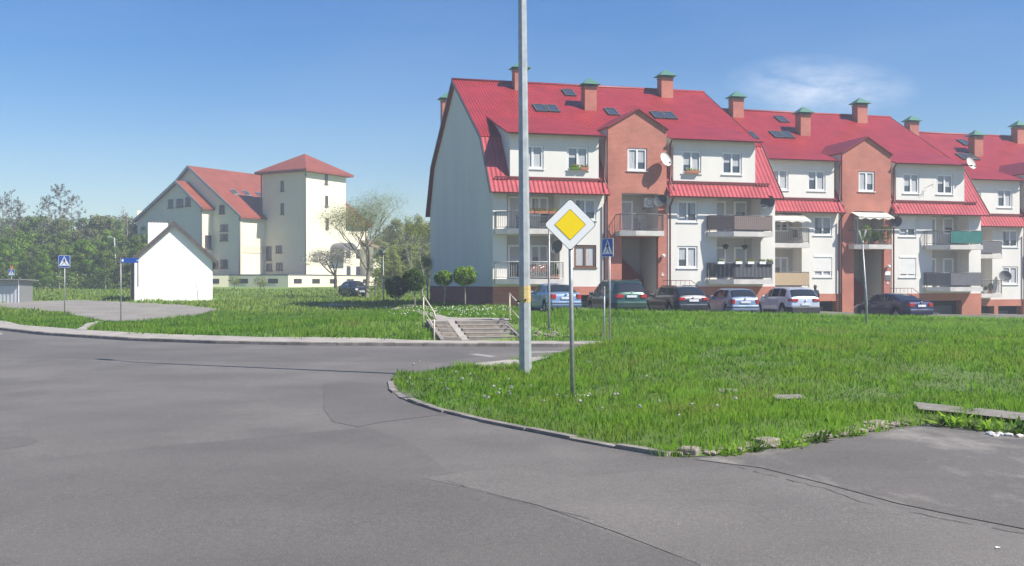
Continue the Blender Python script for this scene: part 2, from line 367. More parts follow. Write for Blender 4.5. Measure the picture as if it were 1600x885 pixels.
def h_land(X, Y):
    X = np.asarray(X, float); Y = np.asarray(Y, float)
    ky = np.interp(X, KX, KYs); dy = Y-ky+34.7          # depth behind the kerb, in the middle profile's terms
    yl = np.where(X < -7, np.maximum(Y, 0), Y)
    l = np.interp(np.where(Y < 60, np.minimum(Y, np.maximum(dy, 34)+np.clip((Y-50)/10, 0, 1)*(Y-np.maximum(dy, 34))), Y), *LY)
    m = np.interp(dy*.97+Y*.03, *MY); r = np.interp(Y, *RY)-.028*np.clip(X-3, 0, 45)*S(Y, 37, 47)*(1-S(Y, 110, 200))
    a = S(X, -12, -4.2); b = S(X, .5, 3.2)
    h = (l*(1-a)+m*a)*(1-b)+r*b
    on = S(Y-np.interp(X, WX, WYs), .3, 2.5)
    return h + bumps(X, Y)*on*(1-S(Y, 43, 47)*b)
def h_ground(X, Y):
    X = np.asarray(X, float); Y = np.asarray(Y, float)
    ky = np.interp(X, KX, KYs); wy = np.interp(X, WX, WYs)
    t = S(Y, wy-.2, wy+.5)
    return np.where(Y < ky+.3, h_road(X, Y)-.15, (1-t)*(h_road(X, Y)-.15)+t*(h_land(X, Y)-0.0))
ISL_BACK = ([-3, -2.3, -1.5, 0, 2, 4, 20, 45, 90], [20.6, 22.3, 24.3, 27.0, 29.6, 30.5, 32.3, 37.5, 50])
EDGE = []
def edge_dist(X, Y, pl_):
    X = np.asarray(X, float); Y = np.asarray(Y, float); D = np.full(X.shape, 9e9)
    for (a, b) in zip(pl_, pl_[1:]):
        dx, dy = b[0]-a[0], b[1]-a[1]; t = np.clip(((X-a[0])*dx+(Y-a[1])*dy)/(dx*dx+dy*dy), 0, 1); D = np.minimum(D, np.hypot(X-a[0]-t*dx, Y-a[1]-t*dy))
    return D
def h_isl(X, Y):
    X = np.asarray(X, float); Y = np.asarray(Y, float)
    yb = np.interp(X, *ISL_BACK)
    return h_road(X, Y)+.10+.50*S(X, .2, 3.2)*S(Y, 15, 26)*(1-S(Y, yb-2.6, yb+.2))+bumps(X, Y)*S(Y-np.interp(X, [0, 2, 5, 20], [10, 10.6, 13.5, 13.5]), .2, 1.5)*(1-S(Y, yb-.8, yb))-(.09*(1-S(edge_dist(X, Y, EDGE), .0, .55)) if EDGE else 0)
def G(px, py, h=h_land, y0=3.0, y1=400):
    """ground point seen at a photo pixel (used only to read off distances)"""
    Y = np.concatenate([np.arange(y0, 120, .02), np.arange(120, y1, .1)]); k = (px-800)/FPX
    X = Y*k; z = EYE-(py-HY)/FPX*Y; d = z-h(X, Y)
    i = np.argmax(d <= 0) if (d <= 0).any() else len(Y)-1
    return (float(X[i]), float(Y[i]), float(h(X[i], Y[i])))

def sheet(name, poly, step, hf, dz, m, kind='structure'):
    """drape a polygon over a height function"""
    P = []; n = len(poly)
    for i in range(n):
        a, b = Vector(poly[i]), Vector(poly[(i+1) % n]); k = max(1, int((b-a).length/step))
        P += [a.lerp(b, j/k) for j in range(k)]
    nb = len(P); edges = [(i, (i+1) % nb) for i in range(nb)]
    px = np.array([p.x for p in P]); py = np.array([p.y for p in P])
    gx, gy = np.meshgrid(np.arange(px.min()+step/2, px.max(), step), np.arange(py.min()+step/2, py.max(), step))
    gx = gx.ravel(); gy = gy.ravel(); ins = inpoly(gx, gy, px, py)
    P += [Vector((a, b)) for a, b in zip(gx[ins], gy[ins])]
    v, e, f, *_ = geometry.delaunay_2d_cdt(P, edges, [], 1, 1e-4)
    vx = np.array([q.x for q in v]); vy = np.array([q.y for q in v]); vz = hf(vx, vy)+dz
    me = bpy.data.meshes.new(name); me.from_pydata(list(zip(vx.tolist(), vy.tolist(), np.asarray(vz).tolist())), [], [tuple(t) for t in f])
    me.polygons.foreach_set('use_smooth', [True]*len(me.polygons)); me.materials.append(M[m]); me.update()
    if me.polygons and me.polygons[0].normal.z < 0: me.flip_normals()
    o = bpy.data.objects.new(name, me); COL.objects.link(o); o['kind'] = kind; return o
def inpoly(x, y, px, py):
    r = np.zeros(len(x), bool); j = len(px)-1
    for i in range(len(px)):
        c = ((py[i] > y) != (py[j] > y)) & (x < (px[j]-px[i])*(y-py[i])/((py[j]-py[i])+1e-12)+px[i]); r ^= c; j = i
    return r

# ground: one sheet out to the horizon
def grid_axis(a): return np.array(sorted(set(a)))
xs = grid_axis(list(np.arange(-45, 60.1, .75))+[-3000, -1500, -700, -400, -250, -180, -140, -110, -90, -75, -65, -57, -50, 68, 80, 95, 120, 160, 250, 400, 700, 1500, 3000])
ys = grid_axis(list(np.arange(30, 66, .6))+list(np.arange(66, 135, 2.))+[-400, -100, -20, 0, 10, 20, 25, 140, 150, 165, 180, 200, 240, 300, 400, 600, 1000, 1800, 3500])
GX, GY = np.meshgrid(xs, ys); GZ = h_ground(GX, GY)
nx, ny = len(xs), len(ys)
me = bpy.data.meshes.new('ground')
me.from_pydata(np.stack([GX.ravel(), GY.ravel(), GZ.ravel()], 1).tolist(), [], [(j*nx+i, j*nx+i+1, (j+1)*nx+i+1, (j+1)*nx+i) for j in range(ny-1) for i in range(nx-1)])
me.polygons.foreach_set('use_smooth', [True]*len(me.polygons)); me.materials.append(M['meadow'])
go = bpy.data.objects.new('ground', me); COL.objects.link(go); go['kind'] = 'structure'
sheet('road', [(-100, -14), (60, -14), (90, 56)]+[k for k in reversed(KERB[:-1])]+[(-110, 60)], .8, h_road, 0, 'road')
walk = list(KERB)+list(reversed(WALK))
def h_walk(X, Y):
    ky = np.interp(X, KX, KYs); wy = np.interp(X, WX, WYs); t = S(Y, ky+(wy-ky)*.4, wy)
    return (h_road(X, Y)+.10)*(1-t)+t*(np.maximum(h_land(X, Y), h_road(X, Y)+.08)+.02)
sheet('pavement', walk, 1.0, h_walk, .0, 'pave')
def kerb_strip(name, pts, wd, top, hf, m='kerb', stone=1.0, jitter=.012, side=1, depth=.25):
    mb = MB(); rnd = random.Random(3); P = [Vector(p) for p in pts]; seg = []
    for a, b in zip(P, P[1:]):
        k = max(1, round((b-a).length/stone)); seg += [(a.lerp(b, j/k), a.lerp(b, (j+1)/k)) for j in range(k)]
    for a, b in seg:
        d = (b-a); L = d.length; d.normalize(); nrm = Vector((-d.y, d.x))*side
        a = a+d*.008; b = b-d*.008; j = rnd.uniform(-jitter, jitter); za = float(hf(a.x, a.y))+top+j; zb = float(hf(b.x, b.y))+top+j
        o = nrm*(rnd.uniform(-jitter, jitter)); e = .025
        c = [a+o, b+o, b+nrm*wd+o, a+nrm*wd+o]
        mb.quad((c[0].x, c[0].y, za-depth), (c[1].x, c[1].y, zb-depth), (c[1].x, c[1].y, zb-e), (c[0].x, c[0].y, za-e))
        i = nrm*e
        mb.quad((c[0].x, c[0].y, za-e), (c[1].x, c[1].y, zb-e), (c[1].x+i.x, c[1].y+i.y, zb), (c[0].x+i.x, c[0].y+i.y, za))
        mb.quad((c[0].x+i.x, c[0].y+i.y, za), (c[1].x+i.x, c[1].y+i.y, zb), (c[2].x, c[2].y, zb), (c[3].x, c[3].y, za))
        mb.quad((c[3].x, c[3].y, za), (c[2].x, c[2].y, zb), (c[2].x, c[2].y, zb-depth), (c[3].x, c[3].y, za-depth))
        mb.quad((c[0].x, c[0].y, za-depth), (c[0].x, c[0].y, za-e), (c[0].x+i.x, c[0].y+i.y, za), (c[3].x, c[3].y, za), (c[3].x, c[3].y, za-depth))
        mb.quad((c[1].x, c[1].y, zb-depth), (c[1].x, c[1].y, zb-e), (c[1].x+i.x, c[1].y+i.y, zb), (c[2].x, c[2].y, zb), (c[2].x, c[2].y, zb-depth))
    o = mb.build(name, m); o['kind'] = 'structure'; return o
kerb_strip('kerb', KERB[1:-1], .16, .12, h_road)

# grass island between the two roads
g2 = lambda a, b, h=h_road: G(a, b, h)[:2]
isl_near = [g2(*p) for p in ((612, 597), (615, 609), (630, 621), (660, 633), (700, 645), (760, 659), (830, 673), (900, 687), (970, 700), (1050, 713))]
isl_rub = [g2(*p) for p in ((1050, 713), (1085, 715), (1130, 711), (1180, 704), (1240, 696), (1300, 686), (1350, 677), (1400, 668), (1440, 664))]
isl_verge = [g2(*p) for p in ((1470, 662), (1530, 672), (1600, 683), (1700, 697))]+[(9.5, 11.2), (30, 10)]
isl_back = [(x, float(np.interp(x, *ISL_BACK))) for x in (60, 45, 30, 20, 12, 8, 4, 2, 1, 0, -.8, -1.5, -2.1)]+[g2(622, 588)]
ISL = isl_near+isl_rub[1:]+isl_verge+[(60, 12)]+isl_back
EDGE += isl_near+isl_rub[1:]+isl_verge
sheet('lawn', ISL, .3, h_isl, 0, 'soil')
kerb_strip('kerb', isl_near, -.09, .035, h_road, stone=.9, jitter=.018, side=1)
kerb_strip('kerb', isl_back[::-1][:9], -.14, .07, h_road, stone=1, side=1)
# lighter strip of paving behind the island and the slab path on the right
sheet('path', [(-1.2, 25.2), (.3, 27.5), (2.2, 29.8), (4.2, 30.7), (4.2, 29.6), (2.2, 28.5), (.7, 26.6), (-.6, 24.6)], .4, h_isl, .03, 'pave')
slabp = [g2(1428, 633, h_isl), g2(1500, 641, h_isl), g2(1600, 651, h_isl), (12, 13.9), (30, 13.4), (30, 12.3), (12, 12.9), g2(1600, 663, h_isl), g2(1500, 651, h_isl), g2(1436, 645, h_isl)]
sheet('path', slabp, .4, h_isl, .05, 'slabs')
sheet('path', [g2(1205, 620, h_isl), g2(1250, 619, h_isl), g2(1262, 626, h_isl), g2(1215, 627, h_isl)], .4, h_isl, .03, 'slabs')
sheet('path', [g2(1120, 609, h_isl), g2(1150, 609, h_isl), g2(1155, 614, h_isl), g2(1125, 614, h_isl)], .4, h_isl, .02, 'slabs')
# asphalt repairs, each its own sheet on the road
def patch(pp, m, dz): return sheet('asphalt_patch', [g2(*p) for p in pp], .8, h_road, dz*.5, m)
patch([(-60, 733), (0, 726), (150, 708), (330, 691), (480, 677), (575, 668), (640, 690), (700, 735), (840, 795), (960, 838), (1100, 884), (1180, 930), (900, 1100), (-200, 1100), (-250, 800)], 'road_dark', .004)
patch([(660, 748), (740, 737), (812, 730), (860, 742), (900, 747), (990, 738), (1120, 726), (1200, 738), (1290, 762), (1400, 795), (1500, 815), (1600, 836), (1800, 880), (1700, 1100), (1250, 1000), (1090, 882), (960, 832), (840, 790), (720, 760)], 'road_light', .008)
patch([(-80, 700), (-20, 684), (45, 683), (62, 690), (40, 698), (-20, 706)], 'road_dark', .004)
patch([(506, 600), (540, 596), (612, 602), (625, 622), (672, 638), (700, 648), (600, 660), (560, 668), (520, 660), (506, 640)], 'road_dark', .0085)
patch([(-300, 566), (0, 560), (180, 562), (420, 566), (600, 566), (690, 566), (760, 556), (690, 546), (500, 546), (250, 545), (100, 541), (0, 531), (-100, 520), (-300, 520)], 'road_dark', .004)
sheet('driveway', [g2(*p) for p in ((1085, 719), (1180, 708), (1300, 690), (1400, 672), (1470, 666), (1600, 687), (1900, 730), (1900, 880), (1600, 828), (1500, 808), (1400, 787), (1290, 757), (1190, 732))], .6, h_road, .006, 'drive')
def crackline(pp, wd, seed=0):
    rnd = random.Random(seed); P = [Vector(g2(*p)) for p in pp]; Q = []
    for a, b in zip(P, P[1:]):
        k = max(2, int((b-a).length/.12)); Q += [a.lerp(b, j/k) for j in range(k)]
    Q.append(P[-1]); up = []; dn = []
    for i, q in enumerate(Q):
        d = (Q[min(i+1, len(Q)-1)]-Q[max(i-1, 0)]).normalized(); n = Vector((-d.y, d.x)); j = rnd.uniform(-.018, .018); wv = wd*rnd.uniform(.4, 1.3)
        up.append(q+n*(j+wv/2)); dn.append(q+n*(j-wv/2))
    mb = MB()
    for i in range(len(Q)-1):
        if rnd.random() < .22: continue
        mb.quad(*[(p.x, p.y, float(h_road(p.x, p.y))+.0085) for p in (dn[i], dn[i+1], up[i+1], up[i])])
    o = mb.build('road_crack', 'crack'); o['kind'] = 'structure'
crackline([(1140, 728), (1190, 741), (1300, 768), (1345, 786), (1400, 797), (1440, 806), (1520, 822), (1610, 838)], .013, 1)
crackline([(700, 752), (760, 772), (860, 798), (920, 812)], .007, 3)
def blotch(pp, m, dz=.015): return patch(pp, m, dz)
# crossing paint by the stairs
for pp in (((730, 554), (745, 553), (776, 557), (766, 559)), ((828, 550), (880, 549), (878, 551), (828, 552))):
    o = sheet('crossing_marking', [g2(*p) for p in pp], .5, h_road, .006, 'paint')
for pp in (((-30, 521), (0, 519.5), (6, 523), (-24, 526)), ):
    sheet('crossing_marking', [g2(*p) for p in pp], .5, h_road, .006, 'paint')

# lot, paths and residents' parking behind
gl = lambda a, b: G(a, b, h_land)[:2]
sheet('parking_lot', [gl(-90, 478), gl(0, 474.5), gl(60, 471), gl(120, 469.5), gl(200, 473), gl(300, 479), gl(345, 484), gl(318, 491), gl(270, 498), gl(225, 502), gl(165, 503), gl(135, 499), gl(100, 490), gl(40, 484), gl(0, 481), gl(-90, 482)], .9, h_land, .03, 'lot')
sheet('path', [gl(165, 503), gl(150, 503), gl(118, 516), gl(134, 517)], .4, h_land, .03, 'pave')
sheet('path', [gl(488, 478), gl(520, 475), gl(560, 477), gl(610, 482), gl(650, 486), gl(700, 497), gl(800, 499), gl(800, 502), gl(690, 502), gl(640, 489), gl(560, 480)], .5, h_land, .03, 'pave')
def bank_top(x): return 47.3+.259*(x-2)
sheet('parking_lot', [(1.2, 47.2), (.4, 51.5), (1.0, 55), (0.0, 59.2), (17, 63.6), (16, 67), (34, 71.7), (33, 75.5), (60, 82.5), (60, bank_top(60)), (30, bank_top(30)), (12, bank_top(12))], .8, h_land, .03, 'road')
# ------------------------------------------------------------------ terraced apartment blocks
TH = R(14.5); TX, TY = math.cos(TH), math.sin(TH)
W = 18.3; SETB = 3.8; STEP = .5
def wall_holes(mb, x0, x1, z0, z1, y, holes, depth=.14):
    """wall facing -y with rectangular openings and reveals"""
    xs = sorted({x0, x1, *[h[0] for h in holes], *[h[1] for h in holes]}); zs = sorted({z0, z1, *[h[2] for h in holes], *[h[3] for h in holes]})
    for i in range(len(xs)-1):
        for j in range(len(zs)-1):
            cx, cz = (xs[i]+xs[i+1])/2, (zs[j]+zs[j+1])/2
            if any(h[0] < cx < h[1] and h[2] < cz < h[3] for h in holes): continue
            mb.quad((xs[i], y, zs[j]), (xs[i+1], y, zs[j]), (xs[i+1], y, zs[j+1]), (xs[i], y, zs[j+1]))
    for h in holes:
        d = h[4] if len(h) > 4 else depth; a, b, c, e = h[:4]
        mb.quad((a, y, c), (a, y+d, c), (a, y+d, e), (a, y, e)); mb.quad((b, y, c), (b, y+d, c), (b, y+d, e), (b, y, e))
        mb.quad((a, y, c), (b, y, c), (b, y+d, c), (a, y+d, c)); mb.quad((a, y, e), (b, y, e), (b, y+d, e), (a, y+d, e))
def window(par, x0, x1, z0, z1, y, frame='white', leaves=2, shut=0, curtain=True, sill=True, label=None, open_leaf=False, name='window', fw=.065):
    """frame set in the reveal; pane, curtain, shutter are sub-parts"""
    f = MB(); w_ = x1-x0
    def fr(a, b, c, d, t, ya, yb):
        f.box(a, b, ya, yb, c, c+t); f.box(a, b, ya, yb, d-t, d); f.box(a, a+t, ya, yb, c+t+.001, d-t-.001); f.box(b-t, b, ya, yb, c+t+.001, d-t-.001)
    fr(x0+.004, x1-.004, z0+.004, z1-.004, fw, y+.06, y+.13)
    n = leaves; lw = (w_-2*fw)/n
    for i in range(n):
        fr(x0+fw+i*lw+.003, x0+fw+(i+1)*lw-.003, z0+fw+.003, z1-fw-.003, .055, y+.045, y+.10)
    if sill: f.box(x0-.06, x1+.06, y-.07, y+.055, z0-.05, z0-.003)
    fo = f.build(name, frame, par)
    if label: fo['label'] = label
    MB().quad((x0+fw, y+.115, z0+fw), (x1-fw, y+.115, z0+fw), (x1-fw, y+.115, z1-fw), (x0+fw, y+.115, z1-fw)).build('pane', 'glass', fo, fix=False)
    if curtain and shut < .95:
        c = MB(); rnd = random.Random(int(x0*97+z0*31))
        for i in range(n):
            a = x0+fw+i*lw+.05; bb = x0+fw+(i+1)*lw-.05
            if rnd.random() < .25: a += (bb-a)*rnd.uniform(.2, .5)
            top = z1-fw-.06; k = 10; pts = [(a+(bb-a)*q/k, y+.108+.006*(q % 2)) for q in range(k+1)]
            zb = z0+fw+.05+(z1-z0)*rnd.choice([0, 0, .3, .45])
            for p, q in zip(pts, pts[1:]): c.quad((p[0], p[1], zb), (q[0], q[1], zb), (q[0], q[1], top), (p[0], p[1], top))
        c.build('curtain', 'curtain', fo)
    if shut:
        s = MB(); zc = z1-(z1-z0)*shut; k = int((z1-zc)/.055)
        for i in range(k):
            a = zc+(z1-zc)*i/k; bz = zc+(z1-zc)*(i+1)/k
            s.quad((x0+.01, y+.035, a), (x1-.01, y+.035, a), (x1-.01, y+.02, bz-.008), (x0+.01, y+.02, bz-.008)); s.quad((x0+.01, y+.02, bz-.008), (x1-.01, y+.02, bz-.008), (x1-.01, y+.035, bz), (x0+.01, y+.035, bz))
        s.box(x0-.01, x1+.01, y-.02, y+.03, z1-.005, z1+.14)
        s.build('roller_shutter', 'blind', fo)
    return fo
def arc_pts(x0, x1, proj, ch, left=True):
    return [(x0, 0), (x0-.0, -.35), (x0+ch, -proj), (x1, -proj), (x1, 0)]
def railing(par, pts, z, h=1.0, m='rail', bars=True, screen=None, name='railing', smat=None, wavy=False, seg=None, label=None):
    """bars along a footprint path; the screens are sub-parts"""
    mb = MB(); P = [Vector((p[0], p[1])) for p in pts]
    ins = [p for p in P]
    for a, b in zip(ins, ins[1:]):
        L = (b-a).length; d = (b-a)/L
        mb.tube([(a.x, a.y, z+h), (b.x, b.y, z+h)], .028, 6); mb.tube([(a.x, a.y, z+.1), (b.x, b.y, z+.1)], .016, 6)
        k = max(1, int(L/.13)) if bars else max(1, int(L/1.2))
        for i in range(k+1):
            p = a+d*L*i/k; mb.box(p.x-.009, p.x+.009, p.y-.009, p.y+.009, z+.1, z+h)
        for p in (a, b): mb.box(p.x-.022, p.x+.022, p.y-.022, p.y+.022, z-.02, z+h)
    o = mb.build(name, m, par)
    if label: o['label'] = label
    if screen:
        segs = seg if seg is not None else range(len(ins)-1)
        s = MB()
        for i in segs:
            a, b = ins[i], ins[i+1]; L = (b-a).length; d = (b-a)/L; n = Vector((d.y, -d.x))
            k = max(1, int(L/.045)); q0 = None
            for j in range(k+1):
                ph = 2*PI*j*L/k/.26
                off = .035+(.025*abs(math.sin(ph/2)) if wavy else .004*math.sin(j*2.1))
                p = a+d*L*j/k+n*off; 
                if q0 is not None: s.quad((q0.x, q0.y, z+.13), (p.x, p.y, z+.13), (p.x, p.y, z+h-.05), (q0.x, q0.y, z+h-.05))
                q0 = p
        s.build('privacy_screen', smat, o)
    return o
def slab_footprint(x0, x1, proj, ch=1.25): return [(x0, 0), (x0, -.35), (x0+ch, -proj), (x1, -proj), (x1, 0)]

ROOF_PROF = [(-.62, 5.40), (2.17, 9.04), (11, 14.13), (19.4, 9.04), (21.7, 5.40)]
def roof_z(b):
    return float(np.interp(b, [p[0] for p in ROOF_PROF], [p[1] for p in ROOF_PROF]))
def off_prof(prof, t):
    o = []
    for i, p in enumerate(prof):
        a = Vector(prof[max(i-1, 0)]); b = Vector(prof[min(i+1, len(prof)-1)]); d = (b-a).normalized(); o.append((p[0]+d.y*t, p[1]-d.x*t))
    return o
def dish(parent_loc, rz, r=.42, tilt=25, arm=.35, m='galv', label='', lab_m=None, matl='anthr2'):
    t = empty('satellite_dish', parent_loc, rz, label, 'satellite dish', 'satellite dishes on the housefronts')
    mb = MB(); prof = []
    for i in range(7):
        q = r*i/6; prof.append((q, .28*q*q/r))
    mb.lathe(prof+[(r, .28*r+.012)], n=24)
    d = mb.build('reflector', matl, t); d.rotation_euler = (R(90-tilt), 0, 0); d.location = (0, -arm, .1)
    a = MB(); a.tube([(0, 0, 0), (0, -arm*.7, 0), (0, -arm, .1)], .022, 6); a.tube([(0, -arm-.02, .1-r*.9), (0, -arm-.42, .02-r*.25)], .012, 5); a.box(-.04, .04, -arm-.5, -arm-.4, -.03-r*.25, .07-r*.25)
    a.build('mounting_arm', 'rail', t)
    return t

def section(idx, cfg):
    ox = -1.125+TX*W*idx - TY*SETB*idx; oy = 60+TY*W*idx+TX*SETB*idx; oz = EYE-STEP*idx
    B = empty('apartment_building', (ox, oy, oz), TH, cfg['label'], 'apartment building', 'stepped row of red roofed apartment blocks')
    gz = cfg['ground']                       # ground level relative to origin
    L = []
    # ---------------- front walls of cream stucco
    wa = MB()
    Aw = [(5.0, 6.4, 3.86, 5.16), (5.0, 6.4, 1.02, 2.38)]; Bw = [(11.65, 13.0, 3.86, 5.16), (11.65, 13.0, 1.02, 2.38)]
    logA = [(.85, 4.1, 3.22, 5.6, 1.25), (.85, 4.1, .30, 2.95, 1.25)]; logB = [(14.3, 17.3, 3.22, 5.6, 1.25), (14.3, 17.3, .30, 2.95, 1.25)]
    wall_holes(wa, 0, 7.08, -.12, 5.6, 0, Aw+logA); wa.build('front_wall', 'stucco', B); wa = MB(); wall_holes(wa, 10.88, W, -.12, 5.6, 0, Bw+logB); wa.build('front_wall', 'stucco', B)
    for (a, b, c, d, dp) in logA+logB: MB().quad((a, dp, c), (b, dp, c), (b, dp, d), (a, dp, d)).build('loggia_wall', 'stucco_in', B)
    for i, (a, b, c, d) in enumerate(Aw+Bw):
        sh = cfg.get('shut', {}).get(i, 0)
        window(B, a, b, c, d, 0, 'wood' if (idx == 0 and i == 1) else 'white', 2, sh, curtain=True, label='brown wooden framed window on the first floor' if (idx == 0 and i == 1) else None)
    for (a, b, c, d, dp) in logA+logB:       # balcony doors and windows at the back of each loggia
        if a > 10 or idx == 0 or True:
            window(B, a+.35, a+1.2, c+.04, c+2.1, dp-.14, 'white', 1, 0, True, False, name='balcony_door')
            window(B, a+1.75, b-.35, c+.9, c+2.1, dp-.14, 'white', 2 if b-a > 3.1 else 1, 0, True, False)
    # ---------------- plinth
    pl = MB()
    for x0, x1 in ((0, 7.08), (10.88, W)):
        pl.box(x0, x1, -.03, .3, -.62, -.121)
    for a, b in ((0, 2.7 if idx == 0 else .75), (4.25, 4.6), (6.78, 7.06), (10.9, 11.1), (13.7, 14.1), (16.7, W)):
        pl.box(a, b, -.028, .6, gz-.4, -.621)
    pl.build('plinth', 'brick', B)
    MB().box(.01, 7.06, .9, 1.0, gz-.4, -.60).build('garage_recess', 'dark', B); MB().box(10.9, W-.01, .9, 1.0, gz-.4, -.60).build('garage_recess', 'dark', B)
    for a, b in ((1.0, 4.0), (4.75, 6.2), (11.3, 13.5), (14.3, 16.5)):
        d = MB(); k = 9; z0 = gz-.3; z1 = min(-1.0, -.75)
        for q in range(k):
            za = z0+(z1-z0)*q/k; zb = z0+(z1-z0)*(q+1)/k; d.box(a, b, .82-.015*(q % 2), .9, za, zb-.01)
        d.build('garage_door', 'garage', B)
    # ---------------- end walls (gables) and back
    prof_in = [(0, gz-.4), (0, 5.5)]+[(.06, 6.15), (2.22, 8.95), (11, 14.02), (19.35, 8.95), (21.2, 5.6), (21.2, gz-.4)]
    zb = -.12
    up = [(0, zb), (0, 5.5), (.06, 6.15), (2.22, 8.95), (11, 14.02), (19.35, 8.95), (21.2, 5.6), (21.2, zb)]
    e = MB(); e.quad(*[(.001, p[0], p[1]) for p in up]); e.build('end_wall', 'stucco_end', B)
    e = MB(); e.quad(*[(W-.001, p[0], p[1]) for p in up]); e.quad((0, 21.2, zb), (W, 21.2, zb), (W, 21.2, 5.6), (0, 21.2, 5.6)); e.build('rear_wall', 'stucco', B)
    e = MB(); e.quad((-.02, -.02, gz-.6), (-.02, 21.25, gz-.6), (-.02, 21.25, zb-.05), (-.02, -.02, zb-.0)); e.quad((W+.0, 0, gz-.6), (W, 21.2, gz-.6), (W, 21.2, zb), (W, 0, zb)); e.quad((0, 21.2, gz-.6), (W, 21.2, gz-.6), (W, 21.2, zb), (0, 21.2, zb))
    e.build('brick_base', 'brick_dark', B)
    # ---------------- roof
    out = ROOF_PROF; inn = off_prof(ROOF_PROF, .13)
    sk_o, sk_i = out[:2], inn[:2]
    for xa_, xb_ in ((-.22, 7.07), (10.89, W+.22)):
        a = MB(); a.extx(out[:2]+inn[:2][::-1], xa_, xb_); a.build('skirt_roof', 'tiles_skirt', B)
    a = MB(); up_o = out[1:]; up_i = inn[1:]
    lift = [(p[0], p[1]+.012) for p in up_o]
    a.extx([(up_o[0][0]-.10, up_o[0][1]-.06)]+lift+up_i[::-1], -.26, W+.26)
    rf = a.build('roof', 'tiles', B)
    rc = MB(); rc.tube([(-.3, 11, 14.15), (W+.3, 11, 14.15)], .11, 8); rc.build('ridge_cap', 'flash', rf)
    for x in (-.30, W+.27):
        v = MB(); o2 = off_prof(ROOF_PROF, -.04); i2 = off_prof(ROOF_PROF, .20); v.extx(o2+i2[::-1], x, x+.03)
        v.build('verge_board', 'dkverge', B)
    def gutter(x0, x1, y, z):
        pr = [(y-.13+.065*(1-math.cos(t)), z-.07*math.sin(t)) for t in [PI*k/6 for k in range(7)]]
        gt = MB()
        for p, q in zip(pr, pr[1:]): gt.quad((x0, p[0], p[1]), (x1, p[0], p[1]), (x1, q[0], q[1]), (x0, q[0], q[1]))
        gt.build('gutter', 'gutter', B)
    for x0, x1 in ((-.2, 7.0), (10.96, W+.2)): gutter(x0, x1, -.66, 5.38)
    # ---------------- dormers
    for x0, x1, ws in ((1.04, 6.55, ((1.75, 3.1), (4.55, 5.9))), (11.39, 16.92, ((11.95, 13.25), (14.65, 16.0)))):
        dm = MB(); holes = [(p, q, 6.86, 8.26) for p, q in ws]
        wall_holes(dm, x0, x1, 6.1, 9.06, -.001, holes)
        for x in (x0, x1): dm.quad((x, -.001, 6.1), (x, 2.17, 9.0), (x, 4.8, 10.52), (x, -.001, 9.06))
        dw = dm.build('dormer', 'stucco', B)
        for i, (p, q) in enumerate(ws):
            window(B, p, q, 6.86, 8.26, 0, 'white', 2, 0, True)
        r2 = MB(); sl = lambda b: 8.93+.328*(b+.42)
        xa, xb = x0-.28, x1+.28
        r2.extx([(-.42, sl(-.42)), (5.4, sl(5.4)), (5.4, sl(5.4)-.1), (-.42, sl(-.42)-.09)], xa, xb)
        # sloping hips that run back into the main roof
        r2.build('dormer_roof', 'tiles', B)
        gutter(xa, xb, -.44, sl(-.42)-.02)
        fl = MB(); fl.box(x0-.02, x1+.02, -.06, -.002, 6.22, 6.38); fl.build('flashing', 'gutter', B)
        sg = MB()
        for xx in ((x0-.95, x0-.05), (x1+.05, x1+.95)):
            sg.box(xx[0], xx[1], -.12, -.09, 6.26, 6.36)
            for k in range(5): sg.box(xx[0]+k*.2, xx[0]+k*.2+.02, -.12, .1, 6.18, 6.28)
        sg.build('snow_guard', 'gutter', B)
    for x, y0 in ((6.86, -.12), (11.12, -.12)):
        p = MB(); p.tube([(x, -.5, 8.9), (x, -.15, 8.55), (x, -.15, 6.3), (x, -.72, 5.75)], .05, 8)
        p.tube([(x, -.72, 5.3), (x, y0, 4.8), (x, y0, gz-.1)], .055, 8); p.build('downpipe', 'gutter', B)
    # ---------------- brick stair tower
    t = MB(); ty = -.16
    holes = [(8.33, 9.6, 6.9, 8.28, .14), (7.97, 10.33, 3.22, 5.54, 1.5), (7.97, 10.33, gz-.3, 2.9, 3.0)]
    wall_holes(t, 7.08, 10.88, gz-.4, 9.55, ty, holes)
    t.quad((7.08, ty, 9.55), (10.88, ty, 9.55), (8.98, ty, 10.62))
    for x in (7.08, 10.88): t.quad((x, ty, gz-.4), (x, .02, gz-.4), (x, .02, 9.55), (x, ty, 9.55))
    for x in (7.08, 10.88): MB().quad((x, .02, 5.4), (x, 3.2, 5.4), (x, 3.2, 9.55), (x, .02, 9.55)).build('tower_side', 'stucco', B)
    t.build('stair_tower', 'brick', B)
    ti = MB(); ti.quad((7.97, 1.34, 3.2), (10.33, 1.34, 3.2), (10.33, 1.34, 5.6), (7.97, 1.34, 5.6))
    for x in (7.975, 10.325):
        ti.quad((x, ty+.012, 3.22), (x, 1.34, 3.22), (x, 1.34, 5.54), (x, ty+.012, 5.54)); ti.quad((x, ty+.3, gz-.3), (x, 2.84, gz-.3), (x, 2.84, 2.9), (x, ty+.3, 2.9))
    ti.quad((7.97, 2.83, gz-.3), (10.33, 2.83, gz-.3), (10.33, 2.83, 2.9), (7.97, 2.83, 2.9))
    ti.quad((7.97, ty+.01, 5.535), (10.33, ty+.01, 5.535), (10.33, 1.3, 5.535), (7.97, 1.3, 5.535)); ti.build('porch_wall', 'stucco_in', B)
    # stairs and brick stringer inside the porch
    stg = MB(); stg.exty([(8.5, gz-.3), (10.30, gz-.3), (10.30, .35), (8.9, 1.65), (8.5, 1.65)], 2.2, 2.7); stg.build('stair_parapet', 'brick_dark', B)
    fs = MB()
